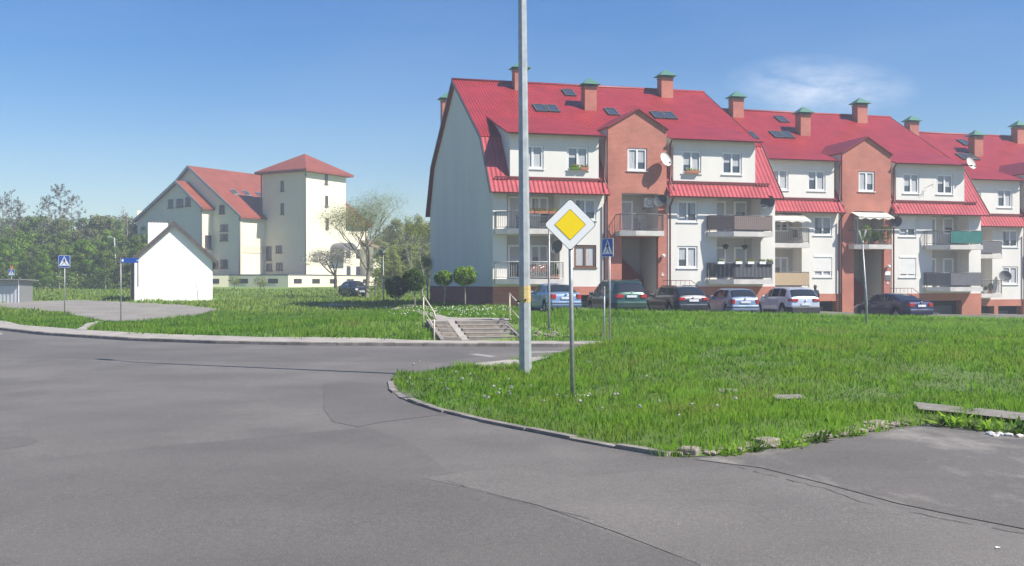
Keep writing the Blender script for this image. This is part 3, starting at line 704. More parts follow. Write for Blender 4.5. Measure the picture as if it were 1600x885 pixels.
    for k in range(5): fs.box(8.0, 9.5, .2+.26*k, .45+.26*k, gz-.3, gz+.05+.17*k)
    fs.build('entrance_steps', 'slab', B)
    dr = window(B, 8.1, 8.95, .25, 2.35, 2.68, 'wood', 1, 0, False, False, name='entrance_door')
    window(B, 8.4, 9.25, 3.28, 5.2, 1.2, 'white', 1, 0, True, False, name='balcony_door')
    window(B, 8.33, 9.6, 6.9, 8.28, ty, 'white', 2, 0, True)
    r3 = MB(); ov = .16
    for sx in (-1, 1):
        e0 = (8.98+sx*(1.90+.09), 9.55-.05); top = (8.98, 10.70)
        r3.quad((e0[0], ty-ov, e0[1]), (top[0], ty-ov, top[1]), (top[0], 5.1, top[1]), (e0[0], 3.1, e0[1]))
        r3.quad((e0[0], ty-ov, e0[1]-.07), (top[0], ty-ov, top[1]-.08), (top[0], 5.1, top[1]-.08), (e0[0], 3.1, e0[1]-.07))
        r3.quad((e0[0], ty-ov, e0[1]-.07), (e0[0], ty-ov, e0[1]), (top[0], ty-ov, top[1]), (top[0], ty-ov, top[1]-.08))
        r3.quad((e0[0], ty-ov, e0[1]-.07), (e0[0], ty-ov, e0[1]), (e0[0], 3.1, e0[1]), (e0[0], 3.1, e0[1]-.07))
    r3.build('tower_roof', 'flash', B)
    # globe lamp, number board, handrails by the porch
    gb = MB(); gb.lathe([(.001, -.12)]+[(.12*math.sin(PI*k/8), -.12*math.cos(PI*k/8)) for k in range(1, 8)]+[(.001, .12)], (10.6, ty-.16, 1.75), 12); gb.build('globe_lamp', 'white', B)
    if cfg.get('board'):
        nb = MB(); nb.box(10.40, 10.82, ty-.03, ty-.003, 1.15, 1.42); nb.build('notice_board', 'white', B); nb = MB(); nb.box(10.40, 10.82, ty-.032, ty-.003, .80, 1.12); nb.build('notice_board', 'anthr2', B)
    nb = MB(); nb.box(10.52, 10.70, ty-.03, ty-.003, .55, .62); nb.box(10.585, 10.635, ty-.03, ty-.003, .62, .74); nb.build('wall_bracket', 'white', B)
    hr = MB()
    for xx in (10.5, 11.0, 11.3, 11.6, 11.9, 12.2): hr.tube([(xx, -.6, gz), (xx, -.6, .25)], .014, 5)
    hr.tube([(10.45, -.6, .25), (12.3, -.6, .25), (12.9, -.6, -.2)], .02, 5)
    hr.tube([(8.9, -.3, -.1), (10.4, -1.7, -.85)], .022, 5); hr.tube([(10.4, -1.7, -.85), (10.4, -1.7, gz)], .02, 5)
    hr.build('handrail', 'gutter', B)
    # ---------------- balconies
    pA = slab_footprint(.08, 4.0, 1.2); pB = slab_footprint(13.6, 17.5, 1.2); pT = [(7.55, ty), (7.62, -.75), (8.5, -1.15), (10.3, -1.15), (10.42, -.6), (10.42, ty)]
    def slab(p, z, name='balcony'):
        return MB().extz([(q[0], q[1]+(.0 if i in (0, len(p)-1) else 0)) for i, q in enumerate(p)], z-.3, z).build(name, 'slab', B)
    sc = cfg['rail']
    inset = lambda p: [(q[0]+(.05 if q[0] < (p[0][0]+p[-1][0])/2 else -.05), q[1]+(.06 if q[1] < -.1 else -.0)) for q in p]
    for key, p, z in (('A2', pA, 3.25), ('A1', pA, .33), ('B2', pB, 3.25), ('B1', pB, .33), ('T', pT, 3.22)):
        s = slab(p, z); k = sc.get(key, {})
        railing(s, inset(p), z, k.get('h', 1.0), k.get('m', 'rail'), k.get('bars', True), 'm' in k and k.get('sm') is not None or k.get('sm') is not None, smat=k.get('sm'), wavy=k.get('wavy', False), seg=k.get('seg'))
    # ---------------- chimneys
    for (x, b_, ztop, wd) in ((4.3, 10.0, 14.75, .45), (8.35, 7.1, 13.25, .42), (15.1, 10.0, 14.75, .45))+(((.7, 18.0, 13.9, .4),) if idx == 0 else ()):
        c = MB(); c.box(x-wd, x+wd, b_-.4, b_+.4, roof_z(b_)-.6, ztop); co = c.build('chimney', 'brick_dark' if False else 'brick', B)
        q = MB(); z0 = ztop+.16; e = wd+.24; ey = .62
        q.box(x-wd-.04, x+wd+.04, -.44+b_, .44+b_, ztop, ztop+.06)
        q.quad((x-e, b_-ey, z0), (x+e, b_-ey, z0), (x+e, b_+ey, z0), (x-e, b_+ey, z0))
        for (p1, p2) in (((x-e, b_-ey), (x+e, b_-ey)), ((x+e, b_-ey), (x+e, b_+ey)), ((x+e, b_+ey), (x-e, b_+ey)), ((x-e, b_+ey), (x-e, b_-ey))):
            q.quad((*p1, z0), (*p2, z0), (x, b_, z0+.52))
        for sx in (-1, 1):
            for sy in (-1, 1): q.box(x+sx*(wd-.06)-.03, x+sx*(wd-.06)+.03, b_+sy*.3-.03, b_+sy*.3+.03, ztop+.06, z0)
        q.build('chimney_cap', 'copper', co)
    # ---------------- skylights
    for (x, b_, n) in cfg['sky']:
        sl_ = (14.13-9.04)/(11-2.17); an = math.atan(sl_)
        for i in range(n):
            fx = x+(i-(n-1)/2)*.86
            f = MB(); hw = .39; hl = .62
            for a0, a1, b0, b1 in ((-hw, hw, -hl, -hl+.07), (-hw, hw, hl-.07, hl), (-hw, -hw+.07, -hl+.07, hl-.07), (hw-.07, hw, -hl+.07, hl-.07)): f.box(a0, a1, b0, b1, -.05, .10)
            fo = f.build('skylight', 'anthr', B, (fx, b_, roof_z(b_)+.03)); fo.rotation_euler = (an, 0, 0)
            MB().quad((-hw+.07, -hl+.07, .07), (hw-.07, -hl+.07, .07), (hw-.07, hl-.07, .07), (-hw+.07, hl-.07, .07)).build('pane', 'glass', fo, fix=False)
    return B
def bw(idx, s, b, z):
    """building-local point to world"""
    ox = -1.125+TX*W*idx-TY*SETB*idx; oy = 60+TY*W*idx+TX*SETB*idx
    return (ox+TX*s-TY*b, oy+TY*s+TX*b, EYE-STEP*idx+z)

section(0, dict(label='nearest apartment block, its blank grey green gable wall behind the round trees', ground=-1.35,
    rail=dict(A2=dict(m='rail'), A1=dict(m='rail_lt'), B2=dict(sm='reed_gr'), B1=dict(sm='anthr', wavy=True), T=dict(m='rail')),
    sky=((5.2, 6.6, 2), (9.75, 6.5, 1), (13.4, 6.3, 2), (7.7, 9.5, 1)), shut={}))
section(1, dict(label='middle apartment block of the stepped row, with the cream awnings and a teal balcony screen', ground=-1.75, board=True,
    rail=dict(A2=dict(m='rail'), A1=dict(sm='reed'), B2=dict(sm='teal', seg=[2]), B1=dict(sm='anthr2'), T=dict(m='rail', bars=False)),
    sky=((6.3, 6.6, 2), (3.6, 6.3, 1), (7.9, 9.5, 1)), shut={1: .72, 2: .6, 3: .85}))
section(2, dict(label='farthest apartment block of the stepped row, cut off by the right edge of the photo', ground=-1.9,
    rail=dict(A2=dict(m='rail', sm='anthr2', seg=[2]), A1=dict(m='rail'), B2=dict(sm='anthr2'), B1=dict(sm='reed'), T=dict(m='rail')),
    sky=((7.0, 6.4, 2), (8.9, 9.2, 1)), shut={}))

# things on the balconies
def pot_plant(loc, kind='bush', h=.5, label='', box=False, parent=None, cat='potted plant', group=None, potm='terracotta', lm='leaf'):
    t = empty('potted_plant', loc, TH, label, cat, group)
    p = MB()
    if box: p.box(-.22, .22, -.09, .09, 0, .17)
    else: p.lathe([(.001, 0), (.10, 0), (.14, .22), (.15, .25), (.13, .25), (.12, .2)], n=14)
    p.build('pot', potm, t)
    leaf_cloud('foliage', [(Vector((0, 0, (.17 if box else .25)+h*.5)), Vector(((.24 if box else h*.38), (.12 if box else h*.38), h*.55)))], int(160+400*h), .045, lm, t)
    return t
def leaf_mesh(name, blobs, n, size, m, seed=0, shell=.35, flat=1.0):
    rng = np.random.default_rng(seed); C = []
    vol = np.array([b[1][0]*b[1][1]*b[1][2] for b in blobs])**.75; cnt = np.maximum(1, (n*vol/vol.sum()).astype(int))
    tint = []
    for (c, r), k in zip(blobs, cnt):
        d = rng.normal(size=(k, 3)); d /= np.linalg.norm(d, axis=1)[:, None]; q = (shell+(1-shell)*rng.random(k))**.5
        C.append(np.array(c)+d*q[:, None]*np.array(r)); tint.append(np.full(k, rng.random()))
    C = np.concatenate(C); tint = np.concatenate(tint); k = len(C)
    a = rng.normal(size=(k, 3)); a /= np.linalg.norm(a, axis=1)[:, None]; bb = rng.normal(size=(k, 3)); bb = np.cross(a, bb); bb /= np.linalg.norm(bb, axis=1)[:, None]
    s = size*rng.uniform(.55, 1.3, k)[:, None]
    V = np.stack([C-a*s, C+bb*s*.5, C+a*s, C-bb*s*.5], 1).reshape(-1, 3)
    me = bpy.data.meshes.new(name); me.vertices.add(4*k); me.vertices.foreach_set('co', V.ravel()); me.loops.add(4*k); me.loops.foreach_set('vertex_index', np.arange(4*k))
    me.polygons.add(k); me.polygons.foreach_set('loop_start', np.arange(0, 4*k, 4)); me.polygons.foreach_set('loop_total', np.full(k, 4))
    at = me.attributes.new('rnd', 'FLOAT', 'FACE'); at.data.foreach_set('value', np.clip(.55*tint+.45*rng.random(k), 0, 1).astype(np.float32))
    me.materials.append(M[m]); me.update(calc_edges=True)
    ctr = C.mean(0); ctr[2] -= .15*(C[:, 2].max()-C[:, 2].min()); bc = np.concatenate([np.repeat(np.array([tuple(b[0])]), kk, 0) for b, kk in zip(blobs, cnt)]); ext = C.max(0)-C.min(0)+1e-6
    nn = (C-ctr)/np.linalg.norm(ext)*2.2 if max(ext) < 30 else np.tile([[.25, -.5, .6]], (k, 1)); nn = nn+(C-bc)/(np.linalg.norm(C-bc, axis=1)[:, None]+1e-6)*.9+rng.normal(size=(k, 3))*.35
    nn /= np.linalg.norm(nn, axis=1)[:, None]; me.polygons.foreach_set('use_smooth', np.ones(k, bool)); me.normals_split_custom_set_from_vertices(np.repeat(nn, 4, 0).tolist()); return me
def leaf_cloud(name, blobs, n, size, m, parent=None, seed=None, shell=.35):
    me = leaf_mesh(name, blobs, n, size, m, seed if seed is not None else random.randrange(9999), shell)
    o = bpy.data.objects.new(name, me); COL.objects.link(o)
    if parent: o.parent = parent
    return o
def flower_box(loc, label, pet='petal_r', L=.8, group='flower boxes along the balcony rails', pm='terracotta'):
    t = empty('flower_box', loc, TH, label, 'flower box', group)
    MB().box(-L/2, L/2, -.09, .09, 0, .16).build('trough', pm, t)
    leaf_cloud('foliage', [(Vector((-L/4, 0, .22)), Vector((L/4, .12, .09))), (Vector((L/4, 0, .21)), Vector((L/4, .11, .08)))], 220, .035, 'leaf_fresh', t)
    f = MB(); rnd = random.Random(int(loc[0]*1000))
    for k in range(14):
        x = rnd.uniform(-L/2, L/2); z = rnd.uniform(.2, .33); y = rnd.uniform(-.12, .05)
        for a in range(3):
            t2 = a*PI/3; f.quad((x-.03*math.cos(t2), y-.03*math.sin(t2), z), (x, y, z+.03), (x+.03*math.cos(t2), y+.03*math.sin(t2), z), (x, y, z-.03))
    f.build('blossoms', pet, t, fix=False); return t
# flower boxes: row along the upper-left balcony rail, white ones on the slatted balcony, window boxes
for i, (s, l) in enumerate(((1.75, 'leftmost'), (2.6, 'middle'), (3.45, 'rightmost'))):
    flower_box(bw(0, s, -1.24, 4.12), f'{l} red flowered box on the rail of the upper corner balcony', 'petal_r')
for i, (s, l, p) in enumerate(((14.15, 'white box of green leaves at the chamfered left corner of the anthracite balcony', 'petal_w'), (15.15, 'white box with orange red flowers, second along the anthracite balcony', 'petal_r'), (15.95, 'white box with pale yellow flowers, third along the anthracite balcony', 'petal_y'), (16.75, 'white box with white flowers, fourth along the anthracite balcony', 'petal_w'), (17.25, 'dark box of trailing leaves at the right end of the anthracite balcony', 'petal_y'))):
    flower_box(bw(0, s, -.85 if i == 0 else -1.22, 1.26), l, p, .42, pm='white' if i < 4 else 'anthr')
flower_box(bw(0, 5.0, -.14, 6.86), 'green yellow window box below the second dormer window from the left', 'petal_y', .55, pm='leaf_fresh')
flower_box(bw(0, 5.6, -.14, 6.86), 'pink flowered window box beside the yellow one under the dormer window', 'petal_r', .5)
flower_box(bw(0, 12.6, -.14, 6.86), 'window box with white blooms under the dormer window right of the brick tower', 'petal_w', .9)
def chair(loc, rz, label, m='anthr'):
    t = empty('garden_chair', loc, rz, label, 'chair', 'balcony chairs')
    MB().box(-.24, .24, -.22, .22, .41, .45).build('seat', m, t)
    b_ = MB(); b_.box(-.24, .24, .20, .23, .45, .50); b_.box(-.24, .24, .24, .27, .82, .9)
    for k in range(6): b_.box(-.22+.08*k, -.19+.08*k, .21, .24, .5, .82)
    b_.build('backrest', m, t)
    for sx in (-1, 1):
        for sy in (-1, 1): MB().tube([(sx*.21, sy*.19, .41), (sx*.24, sy*.23, 0)], .016, 6).build('leg', m, t)
        MB().tube([(sx*.26, .22, .64), (sx*.26, -.2, .64), (sx*.24, -.2, .43)], .015, 6).build('armrest', m, t)
    return t
chair(bw(0, 1.55, -.55, 3.25), TH+R(70), 'dark garden chair on the upper corner balcony of the nearest block')
chair(bw(0, 2.9, -.6, 3.25), TH-R(40), 'dark garden chair at the right end of the upper corner balcony')
chair(bw(1, 3.45, -.6, 3.25), TH+R(100), 'dark folding chair on the balcony under the scalloped cream awning')
chair(bw(0, 9.0, -.5, 3.22), TH+R(30), 'dark chair on the brick tower balcony beside the air conditioner')
# table, bench, bicycle on the lower corner balcony
t = empty('garden_bench', bw(0, 2.75, -.25, .33), TH, 'reddish brown slatted bench on the lower corner balcony', 'bench')
for k in range(2):
    for q in range(3): MB().box(-.62+k*.64, -.04+k*.64, .2, .23, .5+q*.13, .6+q*.13).build('back_slat', 'wood_red', t)
s_ = MB()
for q in range(4): s_.box(-.62, .62, -.25+q*.11, -.16+q*.11, .4, .43)
s_.build('seat', 'wood_red', t)
for x in (-.55, .55):
    MB().box(x-.03, x+.03, -.22, .2, 0, .4).build('leg', 'wood_red', t)
def bicycle(loc, rz, label):
    t = empty('bicycle', loc, rz, label, 'bicycle')
    for x in (-.5, .5):
        wb = MB(); n = 24
        wb.tube([(x+.31*math.cos(2*PI*k/n), 0, .33+.31*math.sin(2*PI*k/n)) for k in range(n+1)], .018, 6, cap=False)
        wo_ = wb.build('wheel', 'tyre', t); sp = MB()
        for k in range(12): sp.tube([(x, 0, .33), (x+.3*math.cos(2*PI*k/12), 0, .33+.3*math.sin(2*PI*k/12))], .003, 3)
        sp.build('spokes', 'chrome', wo_)
    f = MB(); 
    for a, b_ in (((-.5, .33), (-.1, .3)), ((-.5, .33), (-.18, .72)), ((-.1, .3), (-.2, .82)), ((-.1, .3), (.35, .78)), ((-.18, .72), (.35, .82)), ((.35, .85), (.5, .33))): f.tube([(a[0], 0, a[1]), (b_[0], 0, b_[1])], .018, 6)
    f.build('frame', 'chrome', t); MB().tube([(.33, -.25, .95), (.36, 0, .9), (.33, .25, .95)], .014, 6).build('handlebar', 'black', t)
    MB().box(-.32, -.08, -.06, .06, .82, .88).build('saddle', 'black', t); return t
bicycle(bw(0, 2.5, -.75, .33), TH, 'bicycle parked behind the railing of the lower corner balcony')
pot_plant(bw(0, 1.6, -.85, .33), h=.5, label='terracotta pot with a green plant, left end of the lower corner balcony', group='terracotta pots on the lower corner balcony')
pot_plant(bw(0, 3.4, -.8, .33), h=.8, label='tall leafy plant in a terracotta pot, right end of the lower corner balcony', group='terracotta pots on the lower corner balcony')
pot_plant(bw(0, 3.75, -.6, .33), h=.35, label='small potted plant against the right rail of the lower corner balcony', group='terracotta pots on the lower corner balcony')
for i, (s, z, l, h, lm) in enumerate(((8.5, 3.22, 'tall light green plant behind the left of the middle block tower balcony', 1.1, 'leaf_fresh'), (9.3, 3.22, 'bushy dark plant in a terracotta pot, middle of the tower balcony under the awning', .7, 'leaf_dark'), (10.05, 3.22, 'dense clipped bush at the right end of the tower balcony under the awning', 1.05, 'leaf_dark'))):
    pot_plant(bw(1, s, -.75, z), h=h, label=l, lm=lm, group='potted bushes on the tower balcony')
pot_plant(bw(2, 3.3, -.8, .33), h=.5, label='potted plant on the lowest balcony of the farthest block')
pot_plant(bw(2, 2.8, -.85, .33), h=.3, label='small white potted plant beside the other pot on the lowest far balcony', potm='white')
# hanging baskets under the slab
for s, l in ((15.0, 'left hanging basket under the balcony slab above the anthracite balcony'), (16.3, 'right hanging basket under the balcony slab above the anthracite balcony')):
    t = empty('hanging_basket', bw(0, s, .2, 2.35), TH, l, 'hanging basket', 'hanging baskets')
    MB().lathe([(.001, -.16), (.12, -.1), (.17, .02), (.15, .02)], n=12).build('basket', 'wood_old', t)
    leaf_cloud('foliage', [(Vector((0, 0, .05)), Vector((.22, .22, .12)))], 120, .05, 'leaf', t)
    MB().tube([(0, 0, 0), (0, 0, .58)], .006, 4).build('cord', 'black', t)
# awnings
def awning(idx, x0, x1, y0, y1, z0, z1, label, wav=.1):
    t = empty('awning', bw(idx, (x0+x1)/2, y0, z0), TH, label, 'awning', 'cream awnings'); hw = (x1-x0)/2; dy = y1-y0; dz = z1-z0
    mb = MB(); n = 16
    for k in range(n):
        xa = -hw+2*hw*k/n; xb = -hw+2*hw*(k+1)/n; sg = lambda x: .03*math.sin((x+hw)*6)
        for q in range(4):
            f0 = q/4; f1 = (q+1)/4; mb.quad((xa, dy*f0, dz*f0+sg(xa)*f0), (xb, dy*f0, dz*f0+sg(xb)*f0), (xb, dy*f1, dz*f1+sg(xb)*f1), (xa, dy*f1, dz*f1+sg(xa)*f1), smooth=True)
        mb.quad((xa, dy, dz+sg(xa)), (xb, dy, dz+sg(xb)), (xb, dy-.01, dz-wav*(1+.4*math.sin(xb*9))), (xa, dy-.01, dz-wav*(1+.4*math.sin(xa*9))))
    mb.build('canopy', 'awning', t)
    a = MB()
    for x in (-hw+.05, hw-.05): a.tube([(x, .0, -.5), (x, dy, dz-.02)], .018, 6)
    a.tube([(-hw, dy, dz-.02), (hw, dy, dz-.02)], .02, 6); a.build('awning_arm', 'rail_lt', t); return t
awning(1, .9, 4.0, -.1, -1.35, 5.3, 4.75, 'scalloped cream awning over the upper left balcony of the middle block')
awning(1, 7.75, 10.5, -.2, -1.1, 5.45, 5.1, 'grey cream awning above the plants on the middle block brick tower', .14)
# air conditioner
t = empty('air_conditioner', bw(0, 10.0, .55, 4.75), TH, 'white air conditioner unit high on the loggia wall of the brick tower', 'air conditioner')
a = MB(); a.box(-.28, .28, -.15, .15, 0, .58); a.build('housing', 'white', t, bevel=.02); MB().lathe([(.20, -.165), (.22, -.165), (.22, -.15)], (0, 0, .3), 20, 'y').build('fan_grille', 'anthr2', t)
MB().box(-.3, -.26, -.15, .3, -.12, 0).build('bracket', 'rail', t)
# satellite dishes
dish(bw(0, 10.35, -.2, 7.45), TH+R(25), .46, 20, .45, label='large pale dish beside the window of the nearest brick tower', matl='slab')
dish(bw(0, 10.55, -.2, 4.95), TH-R(35), .40, 20, .35, label='dark dish at the right edge of the nearest brick tower loggia', matl='anthr')
dish(bw(0, 4.2, -.05, 2.1), TH-R(55), .42, 18, .35, label='dark dish on the wall beside the lower corner balcony')
dish(bw(0, 17.75, -.3, 5.0), TH-R(45), .45, 18, .3, label='dark dish at the right edge of the nearest block beside the awning')
dish(bw(1, 11.45, -.1, 4.7), TH-R(50), .42, 18, .35, label='dark dish half hiding the shuttered window right of the middle brick tower')
dish(bw(1, 17.0, -.15, 8.9), TH+R(15), .46, 22, .25, label='pale dish under the dormer eave at the right end of the middle block', matl='slab')
dish(bw(2, 5.1, -.05, 1.5), TH-R(30), .44, 20, .35, label='grey dish in front of the lower window of the farthest block', matl='anthr2')
t = empty('television_aerial', bw(1, 13.6, -.05, 7.2), TH, 'thin aerial on the middle block wall between its two right dormer windows', 'aerial')
MB().tube([(0, 0, 0), (.15, -.3, .15), (.45, -.35, .3)], .012, 5).build('arm', 'rail', t); a = MB()
for k in range(4): a.tube([(.15+.09*k, -.45, .16+.04*k), (.15+.09*k, -.15, .16+.04*k)], .008, 4)
a.tube([(.45, -.35, .05), (.45, -.35, .5)], .01, 4); a.build('elements', 'rail', t)
# ------------------------------------------------------------------ the tall cream building far left
FA = math.atan2(.862, .506); fu = Vector((.506, .862)); fg = Vector((-.862, .506))      # ridge direction, gable direction
C1 = Vector((-34.5, 129.8))
FB = empty('office_building', (C1.x, C1.y, EYE), math.atan2(fg.y, fg.x), 'tall cream building with red hipped tower and steep grey gable behind the white hut', 'building')
# local frame: x along the gable (leftwards), y = -ridge direction ... use explicit world to local helper
rot = Matrix.Rotation(math.atan2(fg.y, fg.x), 2)
def fl(p2, z): v = rot.inverted() @ (Vector(p2)-C1); return (v.x, v.y, z)
def fp(s, u, z, o=C1): p = o+fg*s+fu*u; return fl(p, z)          # s along gable to the left, u back along the ridge
def fquad(mb, *p): mb.quad(*p)
# z here is relative to the eye height
BZ = -.4
gw = MB()
gw.quad(fp(0, 0, BZ), fp(17, 0, BZ), fp(17, 0, 8.9), fp(9, 0, 15.3), fp(0, 0, 8.9)); 
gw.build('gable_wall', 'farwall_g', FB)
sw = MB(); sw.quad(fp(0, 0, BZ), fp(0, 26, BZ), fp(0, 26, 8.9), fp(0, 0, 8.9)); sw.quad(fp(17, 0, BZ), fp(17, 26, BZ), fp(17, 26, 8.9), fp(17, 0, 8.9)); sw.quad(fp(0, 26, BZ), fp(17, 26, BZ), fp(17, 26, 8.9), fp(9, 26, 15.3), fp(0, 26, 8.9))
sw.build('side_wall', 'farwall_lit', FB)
bd = MB()
for (z0, z1) in ((BZ, .0), (4.05, 4.9), (8.0, 8.6)):
    bd.quad(fp(-.05, -.0, z0), fp(-.05, 8, z0), fp(-.05, 8, z1), fp(-.05, -.0, z1))
bd.quad(fp(-.06, .0, BZ), fp(-.06, .35, BZ), fp(-.06, .35, 8.8), fp(-.06, .0, 8.8)); bd.build('wall_band', 'farwall', FB)
# bay in front of the gable
by = MB(); s0, s1, u = 4.86, 17.0, -1.8
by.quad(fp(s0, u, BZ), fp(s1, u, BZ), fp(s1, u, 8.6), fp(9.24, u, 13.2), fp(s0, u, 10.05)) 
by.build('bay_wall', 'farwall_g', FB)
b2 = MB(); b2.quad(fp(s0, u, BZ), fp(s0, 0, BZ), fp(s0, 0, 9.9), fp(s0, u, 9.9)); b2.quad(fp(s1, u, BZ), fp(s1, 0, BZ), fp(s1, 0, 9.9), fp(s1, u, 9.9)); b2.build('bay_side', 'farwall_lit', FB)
def froof(name, ridge_s, ridge_z, ea_s, ea_z, u0, u1, m='tiles_far', th=.25, ov=.5):
    mb = MB()
    for s, z in ((ea_s[0], ea_z[0]), (ea_s[1], ea_z[1])):
        d = (s-ridge_s); k = ov/abs(d); se = s+d*k; ze = z-(ridge_z-z)*k
        a = [fp(ridge_s, u0, ridge_z), fp(ridge_s, u1, ridge_z), fp(se, u1, ze), fp(se, u0, ze)]
        b = [(p[0], p[1], p[2]-th) for p in a]
        mb.quad(*a); mb.quad(*b)
        for i in range(4): j = (i+1) % 4; mb.quad(a[i], a[j], b[j], b[i])
    return mb.build(name, m, FB)
froof('roof', 9, 15.6, (0, 17), (9.05, 9.05), -.35, 26.5)
froof('bay_roof', 9.24, 13.5, (s0, s1), (10.2, 8.9), u-.35, 3.0)
vb = MB()
for (rs, rz_, es, ez, uu) in ((9, 15.62, -.55, 8.75, -.4), (9, 15.62, 17.6, 8.6, -.4), (9.24, 13.52, s0-.5, 9.85, u-.4), (9.24, 13.52, s1+.5, 8.55, u-.4)):
    a, b = fp(rs, uu, rz_), fp(es, uu, ez); c = [(p[0], p[1], p[2]-.38) for p in (a, b)]
    a2, b2_ = fp(rs, uu-.08, rz_), fp(es, uu-.08, ez); c2 = [(p[0], p[1], p[2]-.38) for p in (a2, b2_)]
    vb.quad(a2, b2_, c2[1], c2[0]); vb.quad(a, b, b2_, a2); vb.quad(c[0], c[1], c2[1], c2[0])
vb.build('verge_board', 'galv', FB)
dp = MB(); dp.tube([fp(-.1, -.12, 8.8), fp(-.1, -.12, BZ)], .09, 6); dp.tube([fp(s0-.1, u-.1, 9.6), fp(s0-.1, u-.1, BZ)], .08, 6); dp.build('downpipe', 'anthr2', FB)
# tower
T0 = Vector((-26.2, 130.0))
def tp(s, u_, z): return fl(T0+fg*s+fu*u_, z)
TW, TD, TZ = 7.4, 7.9, 14.6
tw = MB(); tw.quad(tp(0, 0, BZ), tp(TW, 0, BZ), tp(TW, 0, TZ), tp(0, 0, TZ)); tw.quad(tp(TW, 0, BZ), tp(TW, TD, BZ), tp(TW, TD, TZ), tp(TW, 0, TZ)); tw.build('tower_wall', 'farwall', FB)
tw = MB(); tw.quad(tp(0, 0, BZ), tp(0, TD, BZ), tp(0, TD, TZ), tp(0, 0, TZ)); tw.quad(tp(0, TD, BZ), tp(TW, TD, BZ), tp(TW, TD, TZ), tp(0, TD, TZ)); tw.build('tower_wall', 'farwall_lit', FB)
tr = MB(); e = .75; zc = TZ+.05; cs = [tp(-e, -e, zc), tp(TW+e, -e, zc), tp(TW+e, TD+e, zc), tp(-e, TD+e, zc)]; ap = tp(TW/2, TD/2, 17.3)
for i in range(4): tr.quad(cs[i], cs[(i+1) % 4], ap)
c2 = [(p[0], p[1], p[2]-.3) for p in cs]; tr.quad(*c2)
for i in range(4): tr.quad(cs[i], cs[(i+1) % 4], c2[(i+1) % 4], c2[i])
tr.build('tower_roof', 'tiles_far', FB)
dp = MB(); dp.tube([tp(TW+.1, -.12, TZ-.3), tp(TW+.1, -.12, 8.5)], .09, 6); dp.tube([tp(-.1, -.1, TZ-.3), tp(-.1, -.1, BZ)], .07, 6); dp.build('downpipe', 'anthr2', FB)
# windows read off the photo onto the real wall planes
def on_line(px, o, d):
    k = (px-800)/FPX; return (k*o.y-o.x)/(d.x-k*d.y)
def far_window(pxa, pxb, ya, yb, o, d, nrm, frame='wood_old', leaves=2, name='window'):
    sa, sb = on_line(pxa, o, d), on_line(pxb, o, d); m_ = o+d*(sa+sb)/2; za = (HY-yb)/FPX*m_.y; zb = (HY-ya)/FPX*m_.y
    if sa > sb: sa, sb = sb, sa
    p = lambda s, z, q: fl(o+d*s+nrm*q, z)
    f = MB(); t = .09
    def bx(a, b, c, e_, q0, q1):
        P = [p(a, c, q0), p(b, c, q0), p(b, e_, q0), p(a, e_, q0)]; Q = [p(a, c, q1), p(b, c, q1), p(b, e_, q1), p(a, e_, q1)]
        f.quad(*Q)
        for i in range(4): j = (i+1) % 4; f.quad(P[i], P[j], Q[j], Q[i])
    bx(sa, sb, za, za+t, .02, .09); bx(sa, sb, zb-t, zb, .02, .09); bx(sa, sa+t, za+t, zb-t, .02, .09); bx(sb-t, sb, za+t, zb-t, .02, .09)
    for k in range(1, leaves): c = sa+(sb-sa)*k/leaves; bx(c-.04, c+.04, za+t, zb-t, .02, .09)
    bx(sa-.1, sb+.1, za-.12, za-.01, .0, .16)
    fo = f.build(name, frame, FB); MB().quad(p(sa+.03, za+.03, .035), p(sb-.03, za+.03, .035), p(sb-.03, zb-.03, .035), p(sa+.03, zb-.03, .035)).build('pane', 'glass', fo, fix=False)
nG = -fu; nS = -fg
for a in ((343, 351, 321, 334), (345, 356, 351, 361), (345, 356, 366, 376), (345, 356, 406, 419)): far_window(*a, C1, fg, nG)
Ob = C1+fu*u
for a in ((263.5, 270.5, 312, 325), (276.5, 286, 311, 323.5), (290.5, 298, 308.5, 322)): far_window(*a, Ob, fg, nG)
far_window(320, 330, 368, 389, C1+fg*s0, fu, nS)
for a in ((439, 443.5, 283, 299), (439, 443.5, 318, 335), (416, 424, 385, 407), (431.5, 440, 384, 395), (416.5, 425, 412, 423), (432, 441, 411, 422)): far_window(*a, T0, fg, nG, leaves=1 if a[1]-a[0] < 5 else 2)
for a in ((507.5, 511.5, 271, 287), (508, 512, 306, 322), (509, 513, 341, 357)): far_window(*a, T0, fu, nS, leaves=1)
# skylights on the far roof
for s, uu in ((4.2, 3.2), (4.2, 5.4), (4.2, 7.8), (1.2, 8.5)):
    z = 9.05+(15.6-9.05)*s/9; f = MB(); du = .45; ds = .5; dz = ds*6.55/9
    f.quad(fp(s-ds, uu-du, z-dz+.12), fp(s-ds, uu+du, z-dz+.12), fp(s+ds, uu+du, z+dz+.12), fp(s+ds, uu-du, z+dz+.12))
    f.quad(fp(s-ds, uu-du, z-dz+.12), fp(s-ds, uu+du, z-dz+.12), fp(s-ds, uu+du, z-dz), fp(s-ds, uu-du, z-dz)); so_ = f.build('skylight', 'galv', FB)
    f = MB(); ds *= .75; du *= .75; dz *= .75; f.quad(fp(s-ds, uu-du, z-dz+.15), fp(s-ds, uu+du, z-dz+.15), fp(s+ds, uu+du, z+dz+.15), fp(s+ds, uu-du, z+dz+.15)); f.build('pane', 'glass', so_, fix=False)
